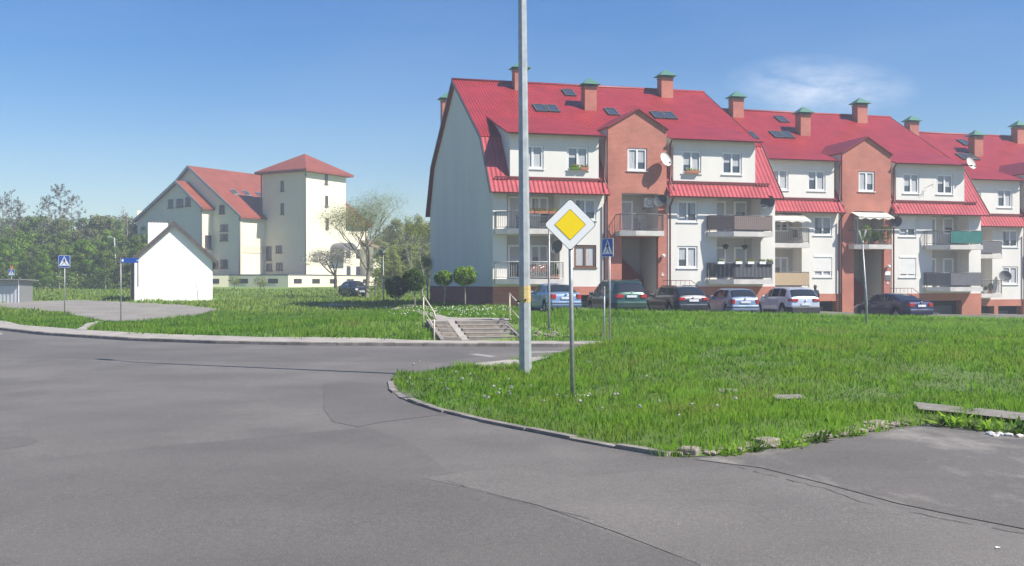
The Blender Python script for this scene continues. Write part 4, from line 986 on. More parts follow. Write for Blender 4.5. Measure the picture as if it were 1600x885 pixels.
# right wing behind the tower, in steps
for (ua, ub, sa, sb, zt, zr) in ((7.9, 12.5, 1.2, 6.5, 8.4, 11.0), (12.5, 21, -1.0, 5, 5.2, 6.2)):
    wg = MB(); 
    for (p1, p2) in (((sa, ua), (sa, ub)), ((sa, ub), (sb, ub)), ((sa, ua), (sb, ua))): wg.quad(tp(p1[0], p1[1], BZ), tp(p2[0], p2[1], BZ), tp(p2[0], p2[1], zt), tp(p1[0], p1[1], zt))
    wg.build('wing_wall', 'farwall_lit', FB)
    rr = MB(); mid = (sa+sb)/2
    rr.quad(tp(sa-.6, ua-.01, zt-.2), tp(sa-.6, ub+.5, zt-.2), tp(mid, ub+.5, zr), tp(mid, ua-.01, zr)); rr.quad(tp(sa-.6, ua-.01, zt-.45), tp(sa-.6, ub+.5, zt-.45), tp(sa-.6, ub+.5, zt-.2), tp(sa-.6, ua-.01, zt-.2))
    rr.quad(tp(sb+.5, ua, zt-.2), tp(sb+.5, ub+.5, zt-.2), tp(mid, ub+.5, zr), tp(mid, ua, zr)); rr.quad(tp(sa-.6, ub+.5, zt-.2), tp(sb+.5, ub+.5, zt-.2), tp(mid, ub+.5, zr)); rr.build('wing_roof', 'farbrown', FB)
    for uu in (ua+1.6, ua+3.6, ua+5.2):
        if uu < ub-.5:
            o_ = T0+fg*sa
            for zz in (1.2, 3.6):
                f = MB(); q = lambda s, z, n_: fl(o_+fu*s+nS*n_, z); f.quad(q(uu, zz, .05), q(uu+.8, zz, .05), q(uu+.8, zz+1.3, .05), q(uu, zz+1.3, .05)); f.build('window', 'glass', FB, fix=False)
# arched entrance canopy on the lit tower face
cp = MB(); n = 12; o_ = T0; u0_, u1_ = on_line(516, T0, fu), on_line(538, T0, fu)
for k in range(n):
    a0, a1 = PI*k/n, PI*(k+1)/n; f0 = lambda a: u0_+(u1_-u0_)*(1-math.cos(a))/2; z = lambda a: 4.6+.9*math.sin(a)
    cp.quad(fl(o_+fu*f0(a0), z(a0)), fl(o_+fu*f0(a1), z(a1)), fl(o_+fu*f0(a1)+nS*2.2, z(a1)), fl(o_+fu*f0(a0)+nS*2.2, z(a0)), smooth=True)
    cp.quad(fl(o_+fu*f0(a0)+nS*2.2, z(a0)), fl(o_+fu*f0(a1)+nS*2.2, z(a1)), fl(o_+fu*f0(a1)+nS*2.2, 4.5), fl(o_+fu*f0(a0)+nS*2.2, 4.5))
cp.build('entrance_canopy', 'garage', FB)
# podium
pd = MB(); Pp = [fl(Vector(q), 0) for q in ((-50, 127), (-35.2, 127.2), (-27.2, 124.5), (-17, 141.5), (-15, 150), (-30, 160), (-50, 140))]
pd.extz([(p[0], p[1]) for p in Pp], -2.2, 1.12); pd.build('podium', 'farwall_lit', FB)
pt = MB(); pt.extz([(p[0]*1.004, p[1]*1.004) for p in Pp], 1.125, 1.27); pt.build('podium_coping', 'anthr2', FB)
for (a, b) in (((-35.2, 127.2), (-27.2, 124.5)), ((-27.2, 124.5), (-17, 141.5)), ((-50, 127), (-35.2, 127.2))):
    A, B_ = Vector(a), Vector(b); d = (B_-A); L = d.length; d.normalize(); n_ = Vector((d.y, -d.x)); k = int(L/3)
    for i in range(k):
        s = (i+.5)*L/k; f = MB(); q = lambda x, z: fl(A+d*x+n_*.04, z); f.quad(q(s-.7, .15), q(s+.7, .15), q(s+.7, .72), q(s-.7, .72)); f.build('basement_window', 'dark', FB, fix=False)

# ------------------------------------------------------------------ white hut
hx, hy, hz0 = G(272, 470.5)
hy0 = hy; HUT = empty('white_hut', (hx, hy, hz0), R(21), 'small whitewashed hut with a dark tiled gable roof, left in the lawn beyond the lot', 'hut')
hw = 58.0/FPX*hy; hz = lambda y: (HY-y)/FPX*hy+EYE-hz0
ze, zt = hz(404), hz(349)
g_ = MB(); g_.quad((-hw, 0, -.3), (hw, 0, -.3), (hw, 0, ze), (0, 0, zt), (-hw, 0, ze)); g_.quad((-hw, 6, -.3), (hw, 6, -.3), (hw, 6, ze), (0, 6, zt), (-hw, 6, ze))
g_.quad((-hw, 0, -.3), (-hw, 6, -.3), (-hw, 6, ze), (-hw, 0, ze)); g_.quad((hw, 0, -.3), (hw, 6, -.3), (hw, 6, ze), (hw, 0, ze)); g_.build('wall', 'whitewash', HUT)
r_ = MB(); sl_ = (zt-ze)/hw; ov = .42
for sx in (-1, 1):
    a = [(0, -.35, zt+.16), (sx*(hw+ov), -.35, ze-sl_*ov+.16), (sx*(hw+ov), 6.3, ze-sl_*ov+.16), (0, 6.3, zt+.16)]; b_ = [(p[0], p[1], p[2]-.12) for p in a]
    r_.quad(*a); r_.quad(*b_)
    for i in range(4): r_.quad(a[i], a[(i+1) % 4], b_[(i+1) % 4], b_[i])
r_.build('roof', 'wood_old', HUT)
bb = MB()
for sx in (-1, 1):
    bb.quad((0, -.37, zt+.18), (sx*(hw+ov), -.37, ze-sl_*ov+.18), (sx*(hw+ov), -.37, ze-sl_*ov-.22), (0, -.37, zt-.22))
    bb.box(sx*(hw-.1)-.05, sx*(hw-.1)+.05, -.35, 0, ze-.05, ze+.07)
bb.box(-.05, .05, -.35, 0, zt-.1, zt+.04); bb.build('bargeboard', 'brownflap', HUT)
zz_ = hz(342); bb = MB(); bb.box(-hw*.62, -.25, 5.2, 6.6, 0, zz_); bb.build('rear_annex', 'whitewash', HUT); bb = MB()
for k in range(7): bb.box(-hw*.62-.03+k*.26, -hw*.62+.16+k*.26, 5.15, 6.65, zz_, zz_+.07)
bb.build('annex_coping', 'wood_old', HUT)
bb = MB(); bb.box(hw+.02, hw+.5, -.1, 1.0, ze-.9, ze-.25); bb.build('eave_box', 'brownflap', HUT)
bb = MB(); bb.box(-hw-.32, -hw-.03, .3, 1.2, -.2, ze-.1); bb.build('side_post', 'wood_old', HUT)
dp = MB(); dp.tube([(-hw+.28, -.04, ze-.1), (-hw+.28, -.04, 1.2)], .025, 6); dp.build('cable', 'wood_old', HUT)
# bare saplings against the hut wall
for i, (px, hgt, l) in enumerate(((312, 1.75, 'taller bare sapling against the white hut wall'), (293, .95, 'short bare twig left of the taller sapling at the white hut'))):
    x, y, z = G(px, 470); t = empty('sapling', (x, y-.4, z), 0, l, 'sapling'); mb = MB(); k = 1 if i == 0 else -.4
    mb.tube([(0, 0, 0), (-.08*k, 0, hgt*.5), (-.30*k, 0, hgt)], [.03, .02, .008], 5)
    if i == 0: mb.tube([(-.18, 0, hgt*.7), (.1, 0, hgt*.88)], [.012, .005], 4); mb.tube([(-.25, 0, hgt*.9), (-.45, 0, hgt*1.0)], [.01, .005], 4)
    mb.build('trunk', 'bark', t)

# ------------------------------------------------------------------ zinc shed, far left
sx_, sy_, sz_ = G(30, 474)
SH = empty('zinc_shed', (sx_, sy_, sz_), R(3), 'corrugated zinc shed with a flat lean-to roof at the left edge of the lot', 'shed')
px1 = sy_/FPX
mb = MB(); k = 60; Lw = 4.2; q0 = None
for j in range(k+1):
    x = -Lw+Lw*j/k; y = .02*math.sin(j*PI/2)
    if q0: mb.quad((q0[0], q0[1], 0), (x, y, 0), (x, y, 27*px1), (q0[0], q0[1], 27*px1))
    q0 = (x, y)
mb.build('corrugated_wall', 'zinc', SH)
mb = MB(); mb.box(-Lw, 0, .05, .08, 27*px1, 36*px1); mb.box(-.04, 0, .1, 2.5, 0, 36*px1); mb.box(-Lw, 0, 2.5, 2.54, 0, 36*px1); mb.build('upper_panel', 'galv', SH)
mb = MB(); 
for x in (-.03, -2.1): mb.box(x-.03, x+.03, -.05, 0, 0, 37*px1)
mb.build('corner_post', 'signwhite', SH)
mb = MB(); mb.extx([(-.5, 36.5*px1), (2.9, 35*px1), (2.9, 35*px1+.07), (-.5, 36.5*px1+.07)], -Lw-.2, .35); mb.build('roof', 'galv', SH)

# ------------------------------------------------------------------ lamp post with luminaire (the big one)
def polebase(px, py, h): x, y, z = G(px, py, h); return x, y, z
x, y, z = polebase(821, 584, h_isl)
LP = empty('street_lamp', (x, y, z), 0, 'tall octagonal galvanised street lamp with a faded yellow band, rooted in the grass island', 'street lamp')
H = 11.4; lean = -.085
mb = MB(); n = 8; rb, rt = .140, .075; rr = lambda zz: rb+(rt-rb)*zz/H
def ring(zz, r): return [(lean*zz*.1+r*math.cos(2*PI*(j+.5)/n+.25), r*math.sin(2*PI*(j+.5)/n+.25), zz) for j in range(n)]
def octo(z0, z1, dr=0):
    m_ = MB(); a, b = ring(z0, rr(z0)+dr), ring(z1, rr(z1)+dr)
    for j in range(n): m_.quad(a[j], a[(j+1) % n], b[(j+1) % n], b[j])
    return m_
octo(-.3, H).build('pole', 'galv_pole', LP)
yb = (HY-473)/FPX*y+EYE-z; yt = (HY-447)/FPX*y+EYE-z
octo(yb, yt, .003).build('painted_band', 'yellowband', LP)
mb = MB(); mb.box(-.045, .045, -rr(1.0)-.012, -rr(1.0)+.05, 1.35, 1.75); 
mb = MB(); mb.tube([(lean*H*.1, 0, H-.1), (lean*H*.1, 0, H+.25), (lean*H*.1-.3, .25, H+.5), (lean*H*.1-1.1, .9, H+.6)], .045, 8); mb.build('arm', 'galv_pole', LP)
mb = MB(); mb.tube([(-1.15, .85, H+.6), (-1.5, 1.15, H+.62), (-1.75, 1.35, H+.6)], [.09, .15, .07], 10); mb.build('lamp_head', 'galv', LP)
mb = MB(); mb.box(-.02, .02, -.17, -.12, 1.62, 1.66); mb.tube([(-.14, -.04, 1.6), (-.2, -.06, 1.6)], .02, 6); mb.build('bolt', 'dark', LP)

# ------------------------------------------------------------------ signs
def diamond(mb, r, y0, y1, rc=.05, cz=0):
    pts = []
    for k in range(4):
        a = PI/2*k; c = Vector((math.cos(a), math.sin(a)))*(r-rc*1.414*.8); 
        for t in (-PI/4, -PI/8, 0, PI/8, PI/4): pts.append((c.x+rc*math.cos(a+t), cz+c.y+rc*math.sin(a+t)))
    mb.exty(pts, y0, y1)
x, y, z = polebase(895, 622, h_isl)
DS = empty('priority_road_sign', (x, y, z), R(-1), 'white and yellow diamond priority road sign on a grey post in the grass island', 'road sign')
mb = MB(); mb.tube([(0, 0, -.3), (-.02, 0, 1.2), (-.045, 0, (HY-330)/FPX*y+EYE-z)], .036, 12); mb.build('post', 'galv', DS)
cz = (HY-351.5)/FPX*y+EYE-z; r = 39.8/FPX*y; off = -.045
a = MB(); diamond(a, r, -.052, -.042, .05, cz); pb = a.build('sign_plate', 'black', DS)
a = MB(); diamond(a, r*.972, -.0545, -.0522, .048, cz); pw = a.build('white_field', 'signwhite', pb)
a = MB(); diamond(a, r*.61, -.0575, -.0547, .012, cz); a.build('black_line', 'black', pb)
a = MB(); diamond(a, r*.59, -.0600, -.0577, .01, cz); a.build('yellow_field', 'yellow', pb)
for q in (pb,): q.location.x = off
a = MB(); a.box(-.06, .0, -.045, .04, cz-.28, cz-.24); a.box(-.06, .0, -.045, .04, cz+.2, cz+.24); a.build('clamp', 'galv', DS)

def walker(mb, s, y):
    """walking person pictogram, s = unit size"""
    P = lambda pts: mb.quad(*[(p[0]*s, y, p[1]*s) for p in pts])
    P([(.03*math.cos(a)+.0, .165+.032*math.sin(a)) for a in [2*PI*k/10 for k in range(10)]])
    P([(-.035, .125), (.03, .125), (.04, .02), (-.03, .02)])
    P([(-.03, .03), (.01, .03), (-.055, -.09), (-.1, -.13), (-.125, -.115), (-.075, -.07)])
    P([(.0, .03), (.04, .03), (.06, -.05), (.125, -.12), (.10, -.135), (.025, -.06)])
    P([(-.03, .12), (-.02, .08), (-.075, .03), (-.095, .045)]); P([(.02, .12), (.035, .08), (.085, .05), (.09, .07)])
def ped_sign(px, py, hfun, rz, label, top, wd, posts=((0, 0),), h2=None, faded=False, grp='pedestrian crossing signs'):
    x, y, z = G(px, py, hfun); t = empty('pedestrian_crossing_sign', (x, y, z), rz, label, 'road sign', grp)
    zt_ = (HY-top)/FPX*y+EYE-z; hw_ = .30; H_ = .63
    for i, (pxo, pyo, ph) in enumerate(posts):
        MB().tube([(pxo, pyo, -.3), (pxo+.0, pyo, ph if ph else zt_-.1)], .03, 10).build('post', 'galv', t)
    a = MB()
    def rr_(x0, x1, z0, z1, y0, y1, r):
        pts = []
        for cx, cz_, a0 in ((x1-r, z1-r, 0), (x0+r, z1-r, PI/2), (x0+r, z0+r, PI), (x1-r, z0+r, 1.5*PI)):
            pts += [(cx+r*math.cos(a0+k*PI/6), cz_+r*math.sin(a0+k*PI/6)) for k in range(4)]
        return pts
    a.exty(rr_(-hw_, hw_, zt_-H_, zt_, 0, 0, .04), -.048, -.038); pl_ = a.build('sign_plate', 'signwhite', t)
    a = MB(); a.exty(rr_(-hw_+.014, hw_-.014, zt_-H_+.014, zt_-.014, 0, 0, .03), -.0505, -.0482); a.build('blue_field', 'signblue', pl_)
    a = MB(); a.quad(*[(p[0], -.0515, p[1]) for p in ((-.255, zt_-H_+.115), (.255, zt_-H_+.115), (0, zt_-.03))]); a.build('white_triangle', 'signwhite', pl_)
    if True:
        a = MB(); a.quad(*[(p[0], -.0512, p[1]) for p in ((-hw_+.014, zt_-H_+.096), (hw_-.014, zt_-H_+.096), (hw_-.014, zt_-H_+.112), (-hw_+.014, zt_-H_+.112))]); a.build('white_line', 'signwhite', pl_)
    a = MB(); walker(a, 1.15, -.0525)
    cz_ = zt_-H_+.29
    a.v = [(v[0], v[1], v[2]+cz_) for v in a.v]
    for sx in (-1, 1):
        for k in (0, 1): a.quad(*[(sx*p[0], -.0524, zt_-H_+p[1]) for p in ((.10+k*.05, .150), (.135+k*.05, .150), (.130+k*.05, .163), (.095+k*.05, .163))])
    a.build('walking_figure', 'black', pl_)
    return t
ped_sign(101, 500, h_land, R(2), 'blue pedestrian crossing sign facing the road on the left grass verge', 399.5, 23, ((0, 0, None),))
t = ped_sign(951, 536, h_isl, R(-56), 'dark blue pedestrian crossing sign turned edge-on behind the yellow diamond, on two posts', 373, 36, ((.03, 0.02, None), (-.078, -.13, 1.93)))
a = MB(); a.box(-.14, -.02, -.17, -.155, 1.6, 1.9); a.build('back_plate', 'galv', t)
t = ped_sign(18, 462, h_land, R(0), 'small distant pedestrian crossing sign rising above the zinc shed roof', 421, 12, ((0, 0, None),))
zt_ = (HY-415)/FPX*t.location.y+EYE-t.location.z
a = MB(); a.quad(*[(p[0], -.03, zt_-.33+p[1]) for p in ((-.12, -.45), (.1, -.45), (.2, .15), (.12, .4), (0, .12), (-.14, .42), (-.1, 0))]); a.exty([(-.1, zt_-.8), (.08, zt_-.8), (.14, zt_-.2), (-.12, zt_-.2)], -.02, 0); a.build('orange_board', 'orange', t, fix=False)
# street name sign
x, y, z = G(189, 502, h_land)
t = empty('street_name_sign', (x, y, z), 0, 'blue street name plate on a thin post in front of the white hut', 'street sign')
zt_ = (HY-403.5)/FPX*y+EYE-z
MB().tube([(0, 0, -.2), (-.01, 0, zt_)], .03, 8).build('post', 'galv', t)
w_ = 27/FPX*y; hh_ = 7.5/FPX*y
a = MB(); a.box(.02, .02+w_, -.035, -.02, zt_-hh_, zt_); pl_ = a.build('name_plate', 'signblue', t)
a = MB(); a.quad((.05, -.037, zt_-hh_*.75), (.05+hh_*.4, -.037, zt_-hh_*.75), (.05+hh_*.4, -.037, zt_-hh_*.25), (.05, -.037, zt_-hh_*.25)); a.quad((w_-.07, -.037, zt_-hh_*.6), (w_-.01, -.037, zt_-hh_*.6), (w_-.01, -.037, zt_-hh_*.4), (w_-.07, -.037, zt_-hh_*.4)); a.build('emblem', 'signwhite', pl_, fix=False)

# ------------------------------------------------------------------ park lamps
def park_lamp(px, py, top, label, h=h_land, kind='v', wpole=.05, x_lean=0):
    x, y, z = G(px, py, h); t = empty('park_lamp', (x, y, z), 0, label, 'street lamp', 'slim park lamps'); ht = (HY-top)/FPX*y+EYE-z
    hb = ht-.62 if kind != 'none' else ht
    MB().tube([(0, 0, -.2), (0, 0, 1.0), (x_lean, 0, hb)], [wpole, wpole, wpole*.7], 8).build('pole', 'galv', t)
    MB().lathe([(.001, .06), (.11, .06), (.12, 0), (.13, -.1)], n=12).build('base_flange', 'anthr2', t)
    if kind == 'none': return t
    g_ = MB(); g_.tube([(x_lean, 0, hb-.02), (x_lean, 0, hb+.12)], .05, 8)
    for k in range(4):
        a = k*PI/2+.3; g_.tube([(x_lean+.04*math.cos(a), .04*math.sin(a), hb+.1), (x_lean+.2*math.cos(a), .2*math.sin(a), ht-.06)], .014, 5)
    g_.build('lantern_frame', 'rail_lt' if kind == 'v' else 'anthr', t)
    MB().lathe([(.05, hb+.12), (.16, ht-.1)], (x_lean, 0, 0), 12).build('lantern_glass', 'white' if kind != 'v' else 'galv', t) if kind != 'v' else None
    if kind != 'v': MB().lathe([(.001, ht+.06), (.1, ht+.04), (.30, ht-.04), (.31, ht-.07), (.001, ht-.05)], (x_lean, 0, 0), 18).build('cap', 'anthr', t)
    return t
park_lamp(858, 516, 354, 'slim grey post on a rubble footing, its top hidden by the yellow diamond sign', kind='none')
park_lamp(1354, 510, 358, 'slim park lamp with an open V lantern in front of the dark blue saloon', kind='v', x_lean=-.18)
park_lamp(599, 472, 386, 'park lamp with a dark disc cap near the dark round trees', kind='cap')
x, y, z = G(182, 450, h_land)
t = empty('street_lamp', (x, y, z), 0, 'thin far street lamp standing before the wood on the left', 'street lamp'); ht = (HY-372)/FPX*y+EYE-z
MB().tube([(0, 0, 0), (-.25, 0, ht)], [.12, .07], 8).build('pole', 'galv_pole', t); MB().tube([(-.25, 0, ht), (-.8, 0, ht+.12)], .025, 6).build('arm', 'galv_pole', t); MB().box(-1.1, -.6, -.06, .06, ht+.09, ht+.15).build('lamp_head', 'signwhite', t)
# footing rubble of the lamps
rnd = random.Random(5)
def rock_heap(name, px, py, h, n, sp, sz, label, cat, m='rubble', flat=.5):
    x, y, z = G(px, py, h); mb = MB()
    for k in range(n):
        cx, cy = rnd.gauss(0, sp), rnd.gauss(0, sp*.7); s = sz*rnd.uniform(.5, 1.2); b0 = len(mb.v)
        bm = bmesh.new(); bmesh.ops.create_icosphere(bm, subdivisions=1, radius=s)
        zz = float(h(x+cx, y+cy))-z
        for v in bm.verts:
            f = rnd.uniform(.7, 1.15); mb.v.append((cx+v.co.x*f, cy+v.co.y*f, zz+s*flat*.5+v.co.z*flat*f))
        for f in bm.faces: mb.f.append(tuple(b0+v.index for v in f.verts)); mb.sm.append(False)
        bm.free()
    return tag(mb.build(name, m, None, (x, y, z)), label, cat)
rock_heap('rubble_heap', 853, 524, h_land, 16, .35, .13, 'small heap of broken concrete at the foot of the slim lamp by the blue saloon', 'rubble')
rock_heap('rubble_heap', 1370, 514, h_land, 10, .35, .12, 'small heap of broken concrete at the foot of the lamp before the dark blue saloon', 'rubble')
rock_heap('rubble_heap', 172, 470, h_land, 12, .35, .18, 'dark heap of stones on the edge of the lot, right of the street name post', 'rubble', 'wood_old')
# ------------------------------------------------------------------ concrete stairs with pram ramp and pipe handrails
sx0, sy0 = -2.15, 36.5; szb = -.19
ST = empty('staircase', (sx0, sy0, szb), TH, 'worn concrete steps with a sloping pram ramp climbing the grass bank beside the tall lamp', 'staircase')
NS, RI, TR, SW = 5, .122, .52, 2.45
for k in range(NS):
    m_ = MB(); m_.box(.62, SW, TR*k, TR*k+TR+.02, -.3, RI*(k+1)); m_.box(-.25, .33, TR*k+.03*k, TR*k+TR+.06, -.3, RI*(k+1)-.004)
    o = m_.build('step', 'rubble' if k % 2 else 'kerb', ST, bevel=.012)
    n_ = MB(); n_.box(.62, SW, TR*k-.012, TR*k+.05, RI*(k+1)-.02, RI*(k+1)+.003); n_.build('nosing', 'pave', o)
m_ = MB(); m_.extx([(-.1, -.3), (-.1, .03), (TR*NS+.1, RI*NS+.03), (TR*NS+.1, -.3)], .34, .61); m_.build('pram_ramp', 'pave', ST)
m_ = MB(); m_.extx([(-.1, -.3), (-.1, .10), (TR*NS+.3, RI*NS+.10), (TR*NS+.3, -.3)], SW+.01, SW+.16); m_.build('side_wall', 'kerb', ST); m_ = MB(); m_.extx([(-.1, -.3), (-.1, .06), (TR*NS+.3, RI*NS+.06), (TR*NS+.3, -.3)], -.42, -.26); m_.build('side_wall', 'kerb', ST)
m_ = MB(); m_.quad((-.3, TR*NS+.01, RI*NS-.002), (SW+.1, TR*NS+.01, RI*NS-.002), (SW+.1, TR*NS+.9, RI*NS+.01), (-.3, TR*NS+.9, RI*NS+.01)); m_.build('landing', 'pave', ST)
def pipe_rail(x, y0, y1, z0, z1, label):
    t = empty('handrail', (sx0+TX*x-TY*y0, sy0+TY*x+TX*y0, szb+z0), TH, label, 'handrail', 'pipe handrails of the steps'); d = y1-y0; z = z1-z0; h = .93
    for (yy, zz) in ((0, 0), (d, z)): MB().tube([(0, yy, zz-.3), (0, yy, zz+h)], .027, 8).build('post', 'cream_rail', t)
    m_ = MB(); m_.tube([(0, -.07, h-.22), (0, -.1, h-.05), (0, -.02, h+.02), (0, d+.05, z+h+.04), (0, d+.13, z+h-.02)], .025, 8); m_.build('top_rail', 'cream_rail', t)
    MB().tube([(0, 0, .42), (0, d, z+.42)], .02, 8).build('lower_rail', 'cream_rail', t); return t
pipe_rail(-.62, .05, 2.35, .05, .62, 'cream pipe handrail on the left side of the concrete steps')
pipe_rail(SW+.35, .2, 2.6, .05, .68, 'cream pipe handrail on the right side of the steps, partly behind the tall lamp')
# small items near the path
x, y, z = G(626, 468); t = empty('utility_box', (x, y, z), R(8), 'small pale utility box on a stake between the dark round trees', 'utility box')
MB().box(-.16, .16, -.1, .1, .25, .95).build('housing', 'rail_lt', t, bevel=.02); MB().box(-.05, .05, -.05, .05, -.1, .25).build('post', 'rail', t)
x, y, z = G(628, 487); t = empty('low_barrier', (x, y, z), R(10), 'low dark two legged barrier rail at the edge of the path', 'barrier')
m_ = 20/FPX*y; MB().tube([(0, 0, .32), (m_, 0, .32)], .025, 6).build('rail', 'rail', t)
for xx in (.1, m_-.1): MB().tube([(xx, 0, -.1), (xx, 0, .32)], .025, 6).build('leg', 'rail', t)

# ------------------------------------------------------------------ cars
def car(label, px, dist, rz, L, Wd, H, zb, zr, color, rear_win, side_win, lights, plate_z, wheels, bumper=None, roofrail=False, cladding=False, front=False, x_off=0, rr=.31, notch=None):
    hw = Wd/2
    def wx(x):
        a = np.clip(x/.55, 0, 1); b_ = np.clip((L-x)/.8, 0, 1)
        return hw*(1-.13*(1-a)**2.2-.20*(1-b_)**2.2)
    bx = [p[0] for p in zb]; bz = [p[1] for p in zb]; rx = [p[0] for p in zr]; rz_ = [p[1] for p in zr]
    X = np.unique(np.round(np.concatenate([np.arange(0, L, .085), [0, .02, .05, L-.02, L], bx, rx]), 3))
    def ring(x, off=0):
        w_ = float(wx(x))+off; b0 = float(np.interp(x, bx, bz)); g = rx[0] <= x <= rx[-1]; r0 = float(np.interp(x, rx, rz_)) if g else 0
        bot = .20+.10*max(0, 1-x/.5)+.06*max(0, 1-(L-x)/.5); ar = 0
        for xw in wheels:
            d = abs(x-xw)
            if d < rr+.07: ar = max(ar, rr+math.sqrt((rr+.07)**2-d*d))
        b1 = max(bot, ar) if ar > bot else bot
        m0 = max(.52, b1+.03); m0 = min(m0, b0-.07)
        P = [(0, bot), (w_*.78, b1), (w_*.965, b1+.0), (w_*.985, min(b1+.05, m0-.01)), (w_, m0), (w_*.985, b0-.06), (w_*.94, b0)]
        if g and r0 > b0+.02:
            t_ = min(1, (r0-b0)/.38); wr = w_*(.94-.17*t_)
            P += [(w_*.915, b0+.02), (wr, max(b0+.02, r0-.05)), (wr*.82, r0), (wr*.4, r0+.018), (0, r0+.022)]
        else: P += [(w_*.88, b0+.008), (w_*.78, b0+.014), (w_*.6, b0+.02), (w_*.3, b0+.026), (0, b0+.028)]
        return P
    Xw, Yw = (px-800)/FPX*dist, dist; z0 = float(h_land(Xw, Yw))+.03
    t = empty('parked_car', (Xw, Yw, z0), rz, label, 'car', 'cars parked along the apartment blocks' if not front else None)
    # origin: centre of the rear edge
    mb = MB(); n = 12
    for x in X:
        for (y_, z_) in ring(float(x)): mb.v.append((float(x), y_, z_))
        for (y_, z_) in ring(float(x)): mb.v.append((float(x), -y_, z_))
    st = 2*n
    for k in range(len(X)-1):
        for sgn in (0, n):
            for j in range(n-1):
                a = k*st+sgn+j; mb.f.append((a, a+1, a+st+1, a+st)); mb.sm.append(True)
    for k in (0, len(X)-1):
        for j in range(n-1): a = k*st+j; mb.f.append((a, a+1, a+1+n, a+n)); mb.sm.append(True)
    body = mb.build('body', color, t, fix=False)
    bm = bmesh.new(); bm.from_mesh(body.data); bmesh.ops.remove_doubles(bm, verts=bm.verts, dist=.002); bmesh.ops.recalc_face_normals(bm, faces=bm.faces); bm.to_mesh(body.data); bm.free()
    # glass panels standing 5 mm proud of the shell, between ring points
    def panel(x0, x1, j0, j1, side, name='window', e0=.0, top=None):
        g = MB(); xs_ = np.unique(np.concatenate([[x0, x1], X[(X > x0) & (X < x1)]]))
        rows = []
        for x in xs_:
            P = ring(float(x)); pts = []
            js = list(range(j0, j1+1)); 
            for q, j in enumerate(js):
                y_, z_ = P[j]
                pts.append((y_, z_))
            a, b_ = pts[0], pts[-1]
            pts2 = []
            for q, (y_, z_) in enumerate(pts):
                if q == 0: nx_ = pts[1]; y_, z_ = y_+(nx_[0]-y_)*.10, z_+(nx_[1]-z_)*.10
                if q == len(pts)-1 and len(pts) == 2: pv = pts[-2]; y_, z_ = y_+(pv[0]-y_)*.07, z_+(pv[1]-z_)*.07
                pts2.append((y_, z_))
            rows.append([(float(x), side*(y_+.006), z_+.004) for (y_, z_) in pts2])
        for a, b_ in zip(rows, rows[1:]):
            for q in range(len(a)-1): g.quad(a[q], a[q+1], b_[q+1], b_[q], smooth=True)
        return g
    for (a, b_) in side_win:
        for s in (1, -1): panel(a, b_, 7, 8, s).build('side_window', 'carglass', t)
    for (a, b_), nm in ((rear_win, 'rear_window'), ((zr[-1][0]-(zr[-1][0]-zr[-2][0])*.94, zr[-1][0]-.06), 'windscreen')):
        g = MB(); xs_ = np.unique(np.concatenate([[a, b_], X[(X > a) & (X < b_)]])); rows = []
        for x in xs_:
            P = ring(float(x)); dxn = .012 if nm == 'windscreen' else -.012
            h_ = [(P[8][0]*.96, P[8][1]), P[9], P[10], P[11]]; rows.append([(float(x)+dxn, y_, z_+.012) for (y_, z_) in h_]+[(float(x)+dxn, -y_, z_+.012) for (y_, z_) in h_[:-1][::-1]])
        for p, q in zip(rows, rows[1:]):
            for k in range(len(p)-1): g.quad(p[k], p[k+1], q[k+1], q[k], smooth=True)
        g.build(nm, 'carglass', t)
    # wheels
    for xw in wheels:
        for s in (1, -1):
            y0 = s*(float(wx(xw))-.02)
            tw_ = MB(); tw_.lathe([(rr*.62, -.0), (rr*.93, -.0), (rr, -.03*1), (rr, -.18), (rr*.9, -.2), (rr*.5, -.2)], n=24, axis='y')
            if s < 0: tw_.v = [(v[0], -v[1], v[2]) for v in tw_.v]
            we = tw_.build('wheel', 'tyre', t, (xw, y0, rr-.01))
            rm = MB(); rm.lathe([(.001, -.03), (.06, -.02), (.07, -.05), (rr*.56, -.06), (rr*.62, -.012), (rr*.66, -.004)], n=24, axis='y')
            for k in range(5):
                a = 2*PI*k/5; c, s2 = math.cos(a), math.sin(a); u_, v_ = (c, s2), (-s2, c)
                P = [(u_[0]*r_+v_[0]*o_, -.012, u_[1]*r_+v_[1]*o_) for r_, o_ in ((.05, -.035), (rr*.62, -.028), (rr*.62, .028), (.05, .035))]; rm.quad(*P)
            if s < 0: rm.v = [(v[0], -v[1], v[2]) for v in rm.v]
            rm.build('rim', 'rim', we)
            ar = MB(); ar.lathe([(rr+.065, -.5), (rr+.065, -.03)], (xw, 0, rr), 24, 'y'); ar.lathe([(.01, -.48), (rr+.065, -.48)], (xw, 0, rr), 24, 'y')
            ar.v = [(v[0], s*(v[1]+float(wx(xw))), v[2]) for v in ar.v]; ar.build('wheel_arch', 'trim', t)
    def band(zlo, zhi, off, xl, ya=0, both=True, end=0):
        """strip that wraps round the rear (or front) corners"""
        out = []; ee = (lambda q: q) if end == 0 else (lambda q: L-q)
        for q in np.linspace(xl, 0, 8): out.append((ee(float(q)), float(wx(ee(float(q))))*.99+off))
        c = out[-1]; pl_ = [(p[0], p[1]) for p in out]+[(ee(-off-.012), c[1]-.05), (ee(-off-.03), c[1]*.5)]
        return pl_
    def wrapmesh(zlo, zhi, off, xl, yin, side):
        o_ = band(zlo, zhi, off, xl); pts = [p for p in o_ if p[1] > yin]+[(-off-.022, yin)]
        inner = [(max(p[0], .0)+.03, p[1]-.06) for p in pts[::-1]]
        m2 = MB(); poly = [(p[0], side*p[1]) for p in pts+inner]; m2.extz(poly, zlo, zhi); return m2
    lz0, lz1, lyin, lxl = lights
